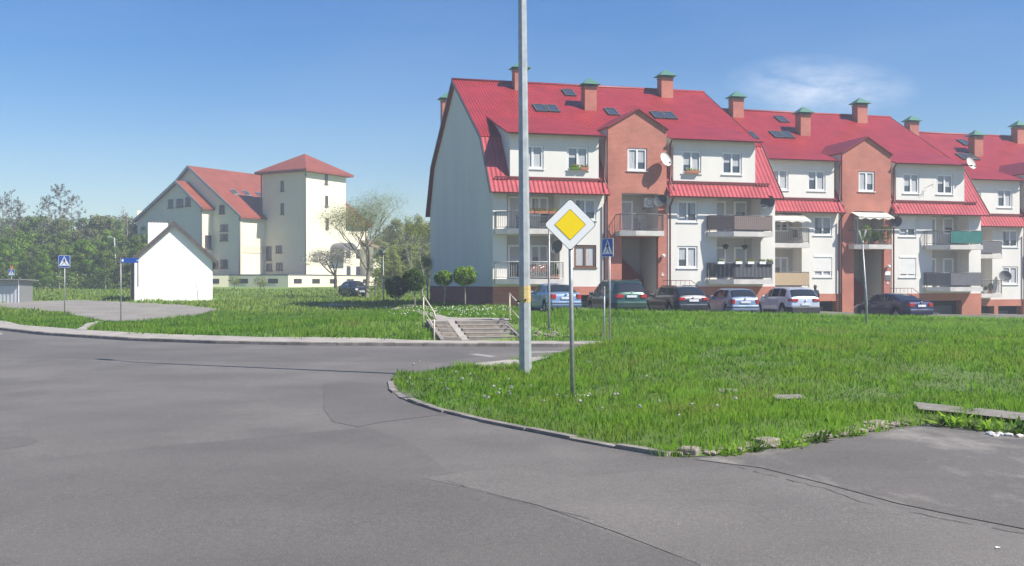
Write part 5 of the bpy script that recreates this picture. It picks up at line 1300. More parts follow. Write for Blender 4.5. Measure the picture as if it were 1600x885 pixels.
    for s in (1, -1): wrapmesh(lz0, lz1, .008, lxl, lyin, s).build('tail_light', 'red_lens', t, bevel=.008)
    # bumper
    bm_ = MB(); bl = band(0, 0, .03, .45); poly = bl+[(-.05, 0)]+[(p[0], -p[1]) for p in bl[::-1]]; inn_ = [(p[0]+.06, p[1]*.9) for p in poly]
    k = len(poly)
    zlo, zhi = (.26, .56) if bumper is None else bumper[:2]
    prof = [(0.0, zlo, .05), (0, zlo+.06, .0), (0, zhi-.06, .0), (0, zhi, .06)]
    for i in range(k-1):
        for (a, b_) in zip(prof, prof[1:]):
            f = lambda p, q: (p[0]+q[2]*.8, p[1]*(1-q[2]*.4), q[1]); bm_.quad(f(poly[i], a), f(poly[i+1], a), f(poly[i+1], b_), f(poly[i], b_), smooth=True)
    bm_.build('bumper', bumper[2] if bumper else color, t)
    if bumper is None or len(bumper) > 3:
        st_ = MB(); zz = (zlo+zhi)/2+.02
        for i in range(k-1): f = lambda p, z: (p[0]-.008 if p[0] < .05 else p[0], p[1]*1.006, z); st_.quad(f(poly[i], zz), f(poly[i+1], zz), f(poly[i+1], zz+.045), f(poly[i], zz+.045))
        st_.build('bumper_trim', 'trim', t)
    m2 = MB(); m2.box(-.047, -.02, -.26, .26, plate_z, plate_z+.115); m2.build('licence_plate', 'plate', t)
    m2 = MB(); m2.box(-.052, -.047, -.20, .20, plate_z+.04, plate_z+.075) if False else None
    m2 = MB(); m2.lathe([(.001, -.03), (.045, -.03), (.05, 0)], (0, 0, plate_z+.24), 14, 'x'); m2.build('badge', 'chrome', t)
    # mirrors, handles, door seams
    xm = zr[-1][0]-.62
    for s in (1, -1):
        m2 = MB(); y0 = float(wx(xm))*.93; m2.box(xm-.07, xm+.06, min(s*y0, s*(y0+.2)), max(s*y0, s*(y0+.2)), np.interp(xm, bx, bz)+.0, np.interp(xm, bx, bz)+.14); m2.build('mirror', color, t, bevel=.03)
    sm_ = MB()
    for x in [a for a, b_ in side_win][1:]+[side_win[-1][1]+.12]:
        for s in (1, -1):
            P = ring(float(x)-.03)[3:8]
            for p, q in zip(P, P[1:]): sm_.quad((x-.036, s*(p[0]+.003), p[1]), (x-.024, s*(p[0]+.003), p[1]), (x-.024, s*(q[0]+.003), q[1]), (x-.036, s*(q[0]+.003), q[1]))
    sm_.build('door_seam', 'trim', t)
    hd = MB()
    for a, b_ in side_win[-2:]:
        for s in (1, -1): y0 = float(wx(a))*.985; hd.box(a+.06, a+.22, min(s*(y0-.01), s*(y0+.025)), max(s*(y0-.01), s*(y0+.025)), np.interp(a, bx, bz)-.14, np.interp(a, bx, bz)-.11)
    hd.build('door_handle', color, t)
    if roofrail:
        for s in (1, -1):
            ys = s*hw*.66; m2 = MB(); xa, xb = rear_win[1]+.15, zr[-2][0]-.2
            m2.tube([(xa, ys, np.interp(xa, rx, rz_)), (xa+.12, ys, np.interp(xa+.1, rx, rz_)+.06), (xb-.12, ys, np.interp(xb-.1, rx, rz_)+.06), (xb, ys, np.interp(xb, rx, rz_))], .016, 6); m2.build('roof_rail', 'trim' if roofrail == 1 else 'chrome', t)
    if cladding:
        for s in (1, -1):
            m2 = MB(); P = [(x, float(wx(x))*.995) for x in np.arange(wheels[0]+rr+.12, wheels[1]-rr-.1, .2)]
            for p, q in zip(P, P[1:]): m2.quad((p[0], s*p[1], .24), (q[0], s*q[1], .24), (q[0], s*(q[1]+.012), .42), (p[0], s*(p[1]+.012), .42))
            m2.build('sill_cladding', 'trim', t)
    m2 = MB(); m2.tube([(.15, -.45, .24), (-.03, -.45, .22)], .03, 8); m2.build('exhaust', 'galv', t)
    if front:
        for s in (1, -1):
            m2 = MB(); y1_, y2_ = s*float(wx(L-.12))*.5, s*float(wx(L-.12))*.92; m2.box(L-.14, L-.02+.01, min(y1_, y2_), max(y1_, y2_), .56, .70); m2.build('headlight', 'white', t, bevel=.02)
        m2 = MB(); m2.box(L-.03, L+.012, -.3, .3, .56, .66); m2.build('grille', 'trim', t); m2 = MB(); m2.box(L+.012, L+.03, -.26, .26, .36, .48); m2.build('licence_plate', 'plate', t)
    return t
HB = R(90)+TH
def rowd(px, extra=0): k = (px-800)/FPX; return (49.9-.52+extra)/(1-.259*k)
sedan_b = [(0, .62), (.04, .90), (.12, .98), (.6, 1.0), (1.2, .98), (3.0, .94), (3.6, .90), (4.2, .78), (4.5, .66), (4.6, .50)]
c_blue = paint('light blue metallic paint', (.22, .32, .48)); c_green = paint('dark green metallic paint', (.02, .07, .055)); c_navy = paint('very dark blue paint', (.018, .022, .035))
c_fab = paint('silver blue metallic paint', (.22, .29, .42)); c_silver = paint('light silver metallic paint', (.50, .53, .62)); c_dkblue = paint('deep blue metallic paint', (.012, .016, .065)); c_blk = paint('blue black paint', (.02, .022, .03))
car('light blue saloon parked leftmost, right beside the tall octagonal lamp', 885, 49.8, HB, 4.6, 1.74, 1.45, sedan_b, [(.62, 1.0), (1.05, 1.27), (1.35, 1.39), (1.9, 1.45), (2.5, 1.44), (2.75, 1.38), (3.55, .92)], c_blue, (.68, 1.3), ((1.15, 1.62), (1.70, 2.3), (2.36, 3.1)), (.72, .94, .56, .12), .70, (.95, 3.6), (.34, .60, c_blue, 1))
car('dark green people carrier with roof rails, second car from the left', 987, 50.3, HB, 4.62, 1.81, 1.73, [(0, .62), (.05, .95), (.15, 1.02), (1.5, 1.02), (3.2, .98), (3.9, .92), (4.35, .78), (4.55, .62), (4.62, .5)], [(.08, 1.03), (.30, 1.45), (.50, 1.66), (1.0, 1.72), (2.2, 1.73), (2.6, 1.68), (3.0, 1.5), (4.0, .95)], c_green, (.12, .42), ((.5, 1.3), (1.38, 2.3), (2.38, 3.4)), (.84, 1.02, .50, .14), .86, (.85, 3.7), (.34, .66, c_green, 1), roofrail=2)
car('very dark blue estate car with black roof rails, third car from the left', 1084, rowd(1084), HB+R(2), 4.75, 1.82, 1.5, [(0, .60), (.05, .92), (.14, .99), (1.5, .98), (3.3, .94), (4.0, .84), (4.5, .70), (4.75, .5)], [(.10, 1.0), (.42, 1.30), (.65, 1.44), (1.2, 1.49), (2.3, 1.5), (2.8, 1.43), (3.75, .95)], c_navy, (.15, .6), ((.6, 1.35), (1.43, 2.3), (2.37, 3.25)), (.78, .93, .52, .20), .72, (.95, 3.75), (.30, .60, c_navy), roofrail=1)
car('small silver blue hatchback between the dark estate car and the pale crossover', 1165, rowd(1165), HB-R(4), 4.0, 1.65, 1.45, [(0, .60), (.04, .90), (.12, .96), (1.3, .95), (2.8, .92), (3.4, .84), (3.85, .68), (4.0, .5)], [(.10, .97), (.45, 1.28), (.62, 1.39), (1.1, 1.44), (2.0, 1.44), (2.3, 1.38), (3.0, .93)], c_fab, (.15, .56), ((.66, 1.2), (1.28, 1.9), (1.96, 2.6)), (.66, .90, .60, .12), .70, (.62, 3.1), (.30, .60, c_fab, 1), rr=.29)
car('pale silver crossover with dark lower cladding, second car from the right', 1259, rowd(1259), HB-R(1), 4.45, 1.84, 1.6, [(0, .66), (.05, .98), (.14, 1.06), (1.4, 1.04), (2.9, 1.0), (3.7, .92), (4.2, .78), (4.45, .56)], [(.08, 1.07), (.36, 1.38), (.52, 1.51), (1.0, 1.59), (2.0, 1.6), (2.5, 1.52), (3.4, 1.01)], c_silver, (.12, .46), ((.68, 1.3), (1.38, 2.15), (2.22, 3.0)), (.86, 1.0, .46, .30), .66, (.85, 3.5), (.24, .60, 'trim'), cladding=True, rr=.35)
car('deep blue saloon on the far right, parked askew behind the V topped lamp', 1440, 55.0, HB+R(5), 4.75, 1.76, 1.43, [(0, .62), (.04, .92), (.12, .99), (.6, 1.0), (1.2, .98), (3.0, .94), (3.7, .88), (4.3, .76), (4.6, .64), (4.75, .50)], [(.66, 1.0), (1.2, 1.26), (1.6, 1.38), (2.1, 1.43), (2.7, 1.42), (2.95, 1.36), (3.75, .92)], c_dkblue, (.72, 1.5), ((1.3, 1.75), (1.83, 2.5), (2.56, 3.3)), (.74, .92, .50, .2), .72, (1.0, 3.75), (.30, .60, c_dkblue, 1))
x, y, z = G(560, 467)
car('black saloon seen from the front beside the big bare tree, far from the other cars', 540, 98, R(-60), 4.3, 1.7, 1.42, [(0, .60), (.04, .88), (.12, .94), (.6, .95), (1.2, .94), (2.8, .92), (3.4, .86), (3.9, .74), (4.2, .62), (4.3, .50)], [(.55, .95), (1.0, 1.25), (1.3, 1.37), (1.8, 1.42), (2.3, 1.41), (2.6, 1.34), (3.3, .9)], c_blk, (.6, 1.2), ((1.1, 1.55), (1.62, 2.15), (2.2, 2.9)), (.7, .9, .5, .12), .66, (.85, 3.45), (.30, .56, c_blk), front=True)
x, y, z = G(1452, 492); t = tag(MB().box(-.45, .45, -.09, .09, .0, .1).build('wheel_stop', 'pave', None, (x+.25, y+.3, z+.02), R(-28), bevel=.01), 'pale concrete wheel stop lying askew right of the deep blue saloon', 'wheel stop')
# person standing behind the pale crossover
px_, pd_ = 1274, rowd(1252)+5.5; X_ = (px_-800)/FPX*pd_
def person(loc, rz, label):
    t = empty('person', loc, rz, label, 'person')
    J = {'pel': ((0, 0, .93), .14), 'wai': ((0, 0, 1.08), .125), 'che': ((0, .01, 1.30), .145), 'nec': ((0, 0, 1.46), .058), 'hd0': ((0, -.02, 1.54), .075), 'hd1': ((0, -.02, 1.64), .098), 'hd2': ((0, -.01, 1.71), .065)}
    E = [('pel', 'wai'), ('wai', 'che'), ('che', 'nec'), ('nec', 'hd0'), ('hd0', 'hd1'), ('hd1', 'hd2')]
    for s, c in ((-1, 'l'), (1, 'r')):
        J |= {c+'sh': ((s*.18, 0, 1.38), .068), c+'el': ((s*.24, .02, 1.10), .045), c+'wr': ((s*.22, -.14, .90), .032), c+'hp': ((s*.09, 0, .86), .095), c+'kn': ((s*.10, -.01, .48), .062), c+'an': ((s*.10, .02, .09), .042), c+'to': ((s*.11, -.15, .04), .035), c+'ha': ((s*.21, -.2, .86), .03)}
        E += [('che', c+'sh'), (c+'sh', c+'el'), (c+'el', c+'wr'), (c+'wr', c+'ha'), ('pel', c+'hp'), (c+'hp', c+'kn'), (c+'kn', c+'an'), (c+'an', c+'to')]
    ks = list(J); me = bpy.data.meshes.new('body'); me.from_pydata([J[k][0] for k in ks], [(ks.index(a), ks.index(b_)) for a, b_ in E], [])
    o = bpy.data.objects.new('body', me); COL.objects.link(o); o.parent = t
    md = o.modifiers.new('skin', 'SKIN'); 
    for i, k in enumerate(ks): r_ = J[k][1]; me.skin_vertices[0].data[i].radius = (r_, r_)
    me.skin_vertices[0].data[0].use_root = True; o.modifiers.new('sub', 'SUBSURF').levels = 1; o.modifiers['sub'].render_levels = 2; md.use_smooth_shade = True
    me.materials.append(M['cloth'])
    hd_ = MB(); hd_.lathe([(.001, -.12)]+[(.088*math.sin(PI*k/9)**.8, -.125*math.cos(PI*k/9)) for k in range(1, 9)]+[(.001, .125)], (0, -.025, 1.63), 14); hd_.tube([(0, -.11, 1.64), (0, -.145, 1.61)], [.012, .016], 6)
    for s in (-1, 1): hd_.box(s*.09-.008, s*.09+.008, -.03, .0, 1.6, 1.66)
    hd_.build('head', 'skin', t)
    ha_ = MB(); ha_.lathe([(.098, -.02), (.104, .03), (.085, .09), (.05, .12), (.001, .13)], (0, .0, 1.63), 14); ha_.build('hair', 'hair', t)
    for s in (-1, 1):
        h_ = MB(); 
        for f in range(4): h_.tube([(s*(.19+.018*f), -.2, .85), (s*(.19+.018*f), -.25, .81), (s*(.19+.018*f), -.25, .77-.005*abs(f-1.5))], .009, 5)
        h_.tube([(s*.18, -.19, .86), (s*.165, -.22, .82), (s*.17, -.24, .8)], .010, 5); h_.build('hand', 'skin', t)
    return t
person((X_, pd_, float(h_land(X_, pd_))+.03), R(200), 'person in dark clothes standing behind the pale crossover, only the light brown hair showing')
# ------------------------------------------------------------------ trees
def branches(mb, p, d, L, r, depth, rng, tips, spread=.55, droop=0.0, kids=3, up=.25, seg=3, ratio=.68):
    pts = [Vector(p)]; rad = [r]; dd = Vector(d).normalized(); q = Vector(p)
    for k in range(seg):
        dd = (dd+Vector((rng.gauss(0, .10), rng.gauss(0, .10), rng.gauss(0, .05)+up*.12-droop*.3))).normalized(); q = q+dd*(L/seg); pts.append(q.copy()); rad.append(r*(1-.38*(k+1)/seg))
    mb.tube(pts, rad, 7 if depth > 2 else 4, cap=False)
    tips.append((pts[-1].copy(), L, depth))
    if depth == 0: return
    for k in range(kids+(rng.random() < .4)):
        f = rng.uniform(.45, 1.0) if k else 1.0; i = min(seg-1, int(f*seg)); b_ = pts[i].lerp(pts[i+1], f*seg-i if f < 1 else 1)
        a = rng.uniform(0, 2*PI); side = Vector((math.cos(a), math.sin(a), rng.uniform(-.1, .5))); nd = (dd*(1-spread)+side*spread*rng.uniform(.7, 1.3)+Vector((0, 0, up-droop*(4-depth)*.3))).normalized()
        branches(mb, b_, nd, L*ratio*rng.uniform(.8, 1.15), max(.006, rad[-1]*rng.uniform(.55, .8)), depth-1, rng, tips, spread, droop, kids, up, seg, ratio)
def make_tree(loc, H, label, seed, leafm='leaf', barkm='bark', n=3000, size=.12, cr=.35, trunk=.3, depth=3, spread=.5, droop=0, kids=3, up=.25, r0=None, group=None, blob=.30, name='tree', crown_min=0, fill=True, cat='tree', shell=.1, flat=1.0):
    rng = random.Random(seed); t = empty(name, loc, 0, label, cat, group); mb = MB(); tips = []
    r0 = r0 or H*.018
    pts = [(0, 0, -.3), (rng.gauss(0, .02)*H*.3, 0, H*trunk*.5), (rng.gauss(0, .01)*H, rng.gauss(0, .01)*H, H*trunk)]
    mb.tube(pts, [r0*1.25, r0, r0*.85], 10, cap=False)
    for k in range(kids+1):
        a = 2*PI*k/(kids+1)+rng.uniform(-.4, .4); s = spread*rng.uniform(.6, 1.2) if k else .1
        branches(mb, pts[-1], (math.cos(a)*s, math.sin(a)*s, 1), H*(1-trunk)*.42, r0*.6, depth, rng, tips, spread, droop, kids, up)
    # rescale so that the crown top is at H
    zt_ = max(v[2] for v in mb.v); f = H/zt_
    mb.v = [(v[0]*f, v[1]*f, v[2]*(f if v[2] > 0 else 1)) for v in mb.v]
    mb.build('trunk', barkm, t)
    if n:
        B = []
        for (p, L, dp) in tips:
            if dp <= 1 and p.z*f > H*crown_min: q = p*f; rr_ = blob*H*.16*rng.uniform(.5, 1.3); B.append((q, Vector((rr_, rr_, rr_*.8*flat))))
        if fill:
            for k in range(int(len(B)*.25)):
                q = rng.choice(B)[0].lerp(rng.choice(B)[0], .5); rr_ = blob*H*.2; B.append((q, Vector((rr_, rr_, rr_))))
        leaf_cloud('crown', B, n, size, leafm, t, seed, shell)
    return t
# big half bare tree in front of the cream tower, with stakes
x, y, z = G(573, 466)
BT = make_tree((x, y, z), (466-303)/FPX*y, 'big spreading tree with thin spring leaves in front of the cream tower, forked trunk', 21, 'leaf_olive', 'bark_lt', 15000, .042, trunk=.26, depth=4, spread=.62, droop=.06, kids=3, up=.42, r0=.15, blob=.85, crown_min=.30, fill=False, shell=0); BT.scale = (1.3, 1.3, 1)
t = empty('tree_stake_frame', (x, y, z), R(10), 'low wooden stake frame round the trunk of the big spreading tree', 'tree guard')
for a, b_ in ((-.75, -.4), (.75, -.4), (-.75, .5), (.75, .5)): MB().box(a-.04, a+.04, b_-.04, b_+.04, -.2, 1.45).build('stake', 'wood_old', t)
for zz in (1.0, 1.38): MB().box(-.95, .95, -.46, -.43, zz, zz+.08).build('rail', 'wood_old', t)
# flowering tree before the tower
X_ = (525-800)/FPX*116; z = float(h_land(X_, 116))
bt_ = make_tree((X_, 116, z), (448-383)/FPX*116, 'low flowering tree with pale blossom against the sunlit tower wall', 33, 'blossom', 'bark', 4200, .06, trunk=.22, depth=3, spread=1.0, kids=3, up=.1, blob=.55, shell=0); bt_.scale = (1.45, 1.45, 1)
# shrubs before the podium
for px, Y_, hh, l, sd in ((366, 118, 1.5, 'small pale green shrub before the podium, left of its twin', 1), (407, 112, 1.5, 'slender pale green shrub before the podium, right of its twin', 2), (590, 120, 1.2, 'low round shrub at the right end of the podium', 3)):
    X_ = (px-800)/FPX*Y_; t = empty('shrub', (X_, Y_, float(h_land(X_, Y_))), 0, l, 'shrub', 'shrubs before the podium')
    MB().tube([(0, 0, -.1), (.03, 0, hh*.5)], .03, 5).build('stem', 'bark', t); leaf_cloud('foliage', [(Vector((0, 0, hh*.62)), Vector((hh*.5, hh*.45, hh*.42))), (Vector((.3, 0, hh*.5)), Vector((hh*.3, hh*.3, hh*.3)))], 500, .08, 'leaf_olive', t, sd, .1)
# round clipped maples
def ball_tree(px, py, top, rpx, label, lm, seed, flat=.82, bend=0.0):
    x, y, z = G(px, py); Hh = (py-top)/FPX*y; r = rpx/FPX*y; t = empty('ball_maple', (x, y, z), 0, label, 'tree', 'round headed maples left of the gable wall')
    rng = random.Random(seed); mb = MB(); cz_ = Hh-r*flat
    mb.tube([(0, 0, -.2), (bend*.5, 0, Hh*.25), (bend, 0, cz_-r*.5), (0, 0, cz_)], [.055, .045, .05, .04], 8)
    for k in range(9):
        a = 2*PI*k/9+rng.random(); e = rng.uniform(.1, 1.1); mb.tube([(bend, 0, cz_-r*.45), (r*.8*math.cos(a)*math.cos(e), r*.8*math.sin(a)*math.cos(e), cz_+r*.7*flat*math.sin(e))], [.022, .008], 5)
    mb.build('trunk', 'bark_lt', t)
    B = [(Vector((0, 0, cz_)), Vector((r*.80, r*.80, r*.78*flat)))]
    for k in range(60):
        v = Vector((rng.gauss(0, 1), rng.gauss(0, 1), rng.gauss(0, 1))).normalized(); B.append((Vector((v.x*r*.80, v.y*r*.80, cz_+v.z*r*.78*flat)), Vector((r*.24,)*3)))
    leaf_cloud('crown', B, 5200, .055, lm, t, seed, .1); return t
ball_tree(693, 481, 423, 15, 'smaller bright green round tree before the gable wall', 'leaf_fresh', 1, bend=.12)
ball_tree(727, 481, 415, 20, 'larger bright green round tree at the corner of the gable wall', 'leaf_fresh', 2, .8, bend=-.02)
ball_tree(648, 483, 419, 19.5, 'taller dark round tree in the shade left of the gable wall', 'leaf_dark', 3, .95)
ball_tree(619, 481, 431, 19, 'lower dark round tree, leftmost of the four round trees', 'leaf_dark', 4, .95)  # both dark maples carry the building's shade in their leaf colour
# slim saplings between the round trees and the gable
for i, (px, py, Y_, top, l, n_) in enumerate(((660, 470, 92, 345, 'slender young birch rising behind the taller dark round tree', 1400), (643, 470, 100, 335, 'slender pale tree further behind the taller dark round tree', 1600), (668, 474, 80, 400, 'small sapling close to the rear corner of the gable wall', 700))):
    X_ = (px-800)/FPX*Y_; z = float(h_land(X_, Y_)); make_tree((X_, Y_, z), (HY-top)/FPX*Y_+EYE-z, l, 60+i, 'leaf_olive', 'birch', n_, .07, trunk=.3, depth=3, spread=.35, kids=2, up=.4, r0=.06, blob=.4, shell=0, group='young trees behind the round maples')

# the wood on the left: a handful of grown trees, each then copied
WOODL = {'a': 'mid green broadleaved tree in the wood behind the field', 'b': 'fresh green broadleaved tree in the wood behind the field', 'c': 'brownish half leafed tree in the wood behind the field', 'd': 'olive green airy tree behind the cream building'}
def forest_tree(H, label, seed, leafm, barkm, group, n, dens):
    rng = random.Random(seed); t = empty('tree', (0, 0, 0), 0, label, 'tree', group); mb = MB(); B = []
    bx_, by_ = rng.gauss(0, .3), rng.gauss(0, .3); mb.tube([(0, 0, -.3), (bx_*.4, by_*.4, H*.35), (bx_, by_, H*.7), (bx_, by_, H*.97)], [.10, .085, .05, .01], 6, cap=False)
    cw = H*rng.uniform(.17, .23)
    for k in range(46):
        f = rng.uniform(.10, 1.0)**.8; a = rng.uniform(0, 2*PI); prof = math.sin(min(1, f*1.25+.12)*PI*.62)*(1-max(0, f-.55)*1.5); R_ = cw*max(.12, prof)*rng.uniform(.35, 1.05); zc_ = H*f*.96
        c0 = Vector((bx_*f, by_*f, zc_-R_*.5)); e = Vector((bx_*f+math.cos(a)*R_, by_*f+math.sin(a)*R_, zc_)); 
        if k % 2 == 0: mb.tube([tuple(c0), tuple(e)], [.03, .01], 4, cap=False)
        s_ = H*rng.uniform(.035, .085); B.append((e, Vector((s_*1.1, s_*1.1, s_*.9))))
    mb.build('trunk', barkm, t); leaf_cloud('crown', B, n, .12, leafm, t, seed, 0); return t
def proto_tree(kind, seed, H=9.0):
    lm = dict(a='leaf_wood', b='leaf_fresh', c='leaf_wood2', d='leaf_olive')[kind]
    if kind != 'x': return forest_tree(H, WOODL[kind], seed, lm, 'birch' if seed % 3 == 0 else 'bark', dict(a='trees of the wood', b='fresh green trees of the wood', c='brownish trees of the wood', d='airy trees behind the cream building')[kind], 6000 if kind != 'd' else 4200, 1.0 if kind != 'd' else .8)
    return make_tree((0, 0, 0), H, WOODL[kind], seed, lm, 'birch' if seed % 3 == 0 else 'bark', 4200, .17, trunk=.16, depth=3, spread=.5, kids=3, up=.28, r0=.10, blob=.62, group=dict(a='trees of the wood', b='fresh green trees of the wood', c='brownish trees of the wood', d='airy trees behind the cream building')[kind], shell=0)
protos = {'a': [proto_tree('a', 101), proto_tree('a', 102), proto_tree('a', 106)], 'b': [proto_tree('b', 103), proto_tree('b', 107)], 'c': [proto_tree('c', 104), proto_tree('c', 108)], 'd': [proto_tree('d', 105), proto_tree('d', 109)]}
used = set(); rnd = random.Random(12)
def put_tree(kind, px, Y_, top, w_=1.0):
    X_ = (px-800)/FPX*Y_; z = float(h_land(X_, Y_)); H = (HY-top)/FPX*Y_+EYE-z; p = rnd.choice(protos[kind]); s = H/9.0
    if id(p) in used: t = clone(p)
    else: t = p; used.add(id(p))
    t.location = (X_, Y_, z-.1); t.rotation_euler = (0, 0, rnd.uniform(0, 6.28)); t.scale = (s*w_, s*w_, s)
for px in range(-60, 262, 15): put_tree(rnd.choice('aabbac'), px+rnd.uniform(-6, 6), rnd.uniform(113, 121), rnd.uniform(366, 398), rnd.uniform(.9, 1.15))
for px in range(-70, 262, 17): put_tree(rnd.choice('aabac'), px+rnd.uniform(-8, 8), rnd.uniform(124, 130), rnd.uniform(350, 372), rnd.uniform(.95, 1.2))
for px in range(-70, 262, 20): put_tree(rnd.choice('aacca'), px+rnd.uniform(-8, 8), rnd.uniform(134, 142), rnd.uniform(334, 348), rnd.uniform(.95, 1.2))
for px in range(-80, 272, 22): put_tree(rnd.choice('aac'), px+rnd.uniform(-8, 8), rnd.uniform(150, 160), rnd.uniform(329, 338), rnd.uniform(.95, 1.15))
for px, top in ((606, 352), (622, 340), (640, 348), (655, 335), (672, 345), (690, 350), (590, 372)): put_tree('d', px, rnd.uniform(140, 152), top, .9)
for px, top in ((600, 378), (617, 372), (634, 380), (650, 374), (668, 380), (686, 378)): put_tree('d', px, rnd.uniform(122, 132), top, 1.0)
for px, top in ((598, 385), (612, 388), (629, 384), (646, 380), (664, 390), (680, 384)): put_tree('d', px, rnd.uniform(108, 116), top, 1.25)
for px, top in ((604, 412), (622, 404), (640, 410), (656, 402), (672, 408)): put_tree('d', px, rnd.uniform(100, 106), top, 1.3)
# undergrowth that fills the foot of the wood: one uncountable mass
B = []
for k in range(330):
    px = rnd.uniform(-80, 258); Y_ = rnd.uniform(114, 150); X_ = (px-800)/FPX*Y_; B.append((Vector((X_, Y_, float(h_land(X_, Y_))+rnd.uniform(.3, 1.3))), Vector((1.5, 1.3, 1.0))))
for k in range(90):
    px = rnd.uniform(592, 690); Y_ = rnd.uniform(112, 150); X_ = (px-800)/FPX*Y_; B.append((Vector((X_, Y_, float(h_land(X_, Y_))+rnd.uniform(.3, 2.6))), Vector((1.5, 1.3, 1.2))))
u_ = leaf_cloud('undergrowth', B, 30000, .16, 'leaf_wood', None, 5, 0); u_['kind'] = 'stuff'
B = []
for k in range(240):
    px = rnd.uniform(-130, 300); Y_ = rnd.uniform(160, 185); X_ = (px-800)/FPX*Y_; B.append((Vector((X_, Y_, float(h_land(X_, Y_))+rnd.uniform(.5, 9.5))), Vector((2.2, 2, 1.6))))
for k in range(120):
    px = rnd.uniform(580, 720); Y_ = rnd.uniform(155, 175); X_ = (px-800)/FPX*Y_; B.append((Vector((X_, Y_, float(h_land(X_, Y_))+rnd.uniform(.5, 8))), Vector((2.2, 2, 1.6))))
u_ = leaf_cloud('far_wood', B, 42000, .26, 'leaf_wood2', None, 6, 0); u_['kind'] = 'stuff'
# bare tall larches over the wood
def bare_conifer(px, Y_, top, wpx, label, seed, n=1500):
    X_ = (px-800)/FPX*Y_; z = float(h_land(X_, Y_)); H = (HY-top)/FPX*Y_+EYE-z; t = empty('bare_larch', (X_, Y_, z), 0, label, 'tree', 'bare larches above the wood'); rng = random.Random(seed); mb = MB(); B = []
    for q in range(3):
        ox = (q-1)*wpx*.22/FPX*Y_; Hq = H*(1 if q == 1 else rng.uniform(.86, .95)); mb.tube([(ox*.3, 0, 0), (ox, q*.4, Hq*.6), (ox, q*.4, Hq)], [.13, .08, .02], 6)
        for k in range(46):
            zz = Hq*rng.uniform(.35, .985); a = rng.uniform(0, 2*PI); R_ = wpx*.34/FPX*Y_*(1.05-zz/Hq)**.8*2.0+.25; e = Vector((ox+math.cos(a)*R_, q*.4+math.sin(a)*R_, zz+R_*rng.uniform(.25, .8)))
            mb.tube([(ox, q*.4, zz), tuple(Vector((ox, q*.4, zz)).lerp(e, .6)-Vector((0, 0, .1))), tuple(e)], [.035, .02, .008], 4, cap=False); B.append((e, Vector((.22, .22, .3)))); B.append((Vector((ox, q*.4, zz)).lerp(e, .6), Vector((.25, .25, .3))))
    mb.build('trunk', 'bark_lt', t); leaf_cloud('crown', B, n, .10, 'leaf_grey', t, seed, 0)
bare_conifer(92, 146, 290, 74, 'tallest grey bare larch rising above the wood, behind the pedestrian sign', 1, 5200)
bare_conifer(16, 146, 298, 54, 'grey bare larch above the wood near the left edge of the photo', 2, 3600)
bare_conifer(192, 152, 322, 16, 'small lone tree top poking above the wood left of the cream gable', 3, 500)

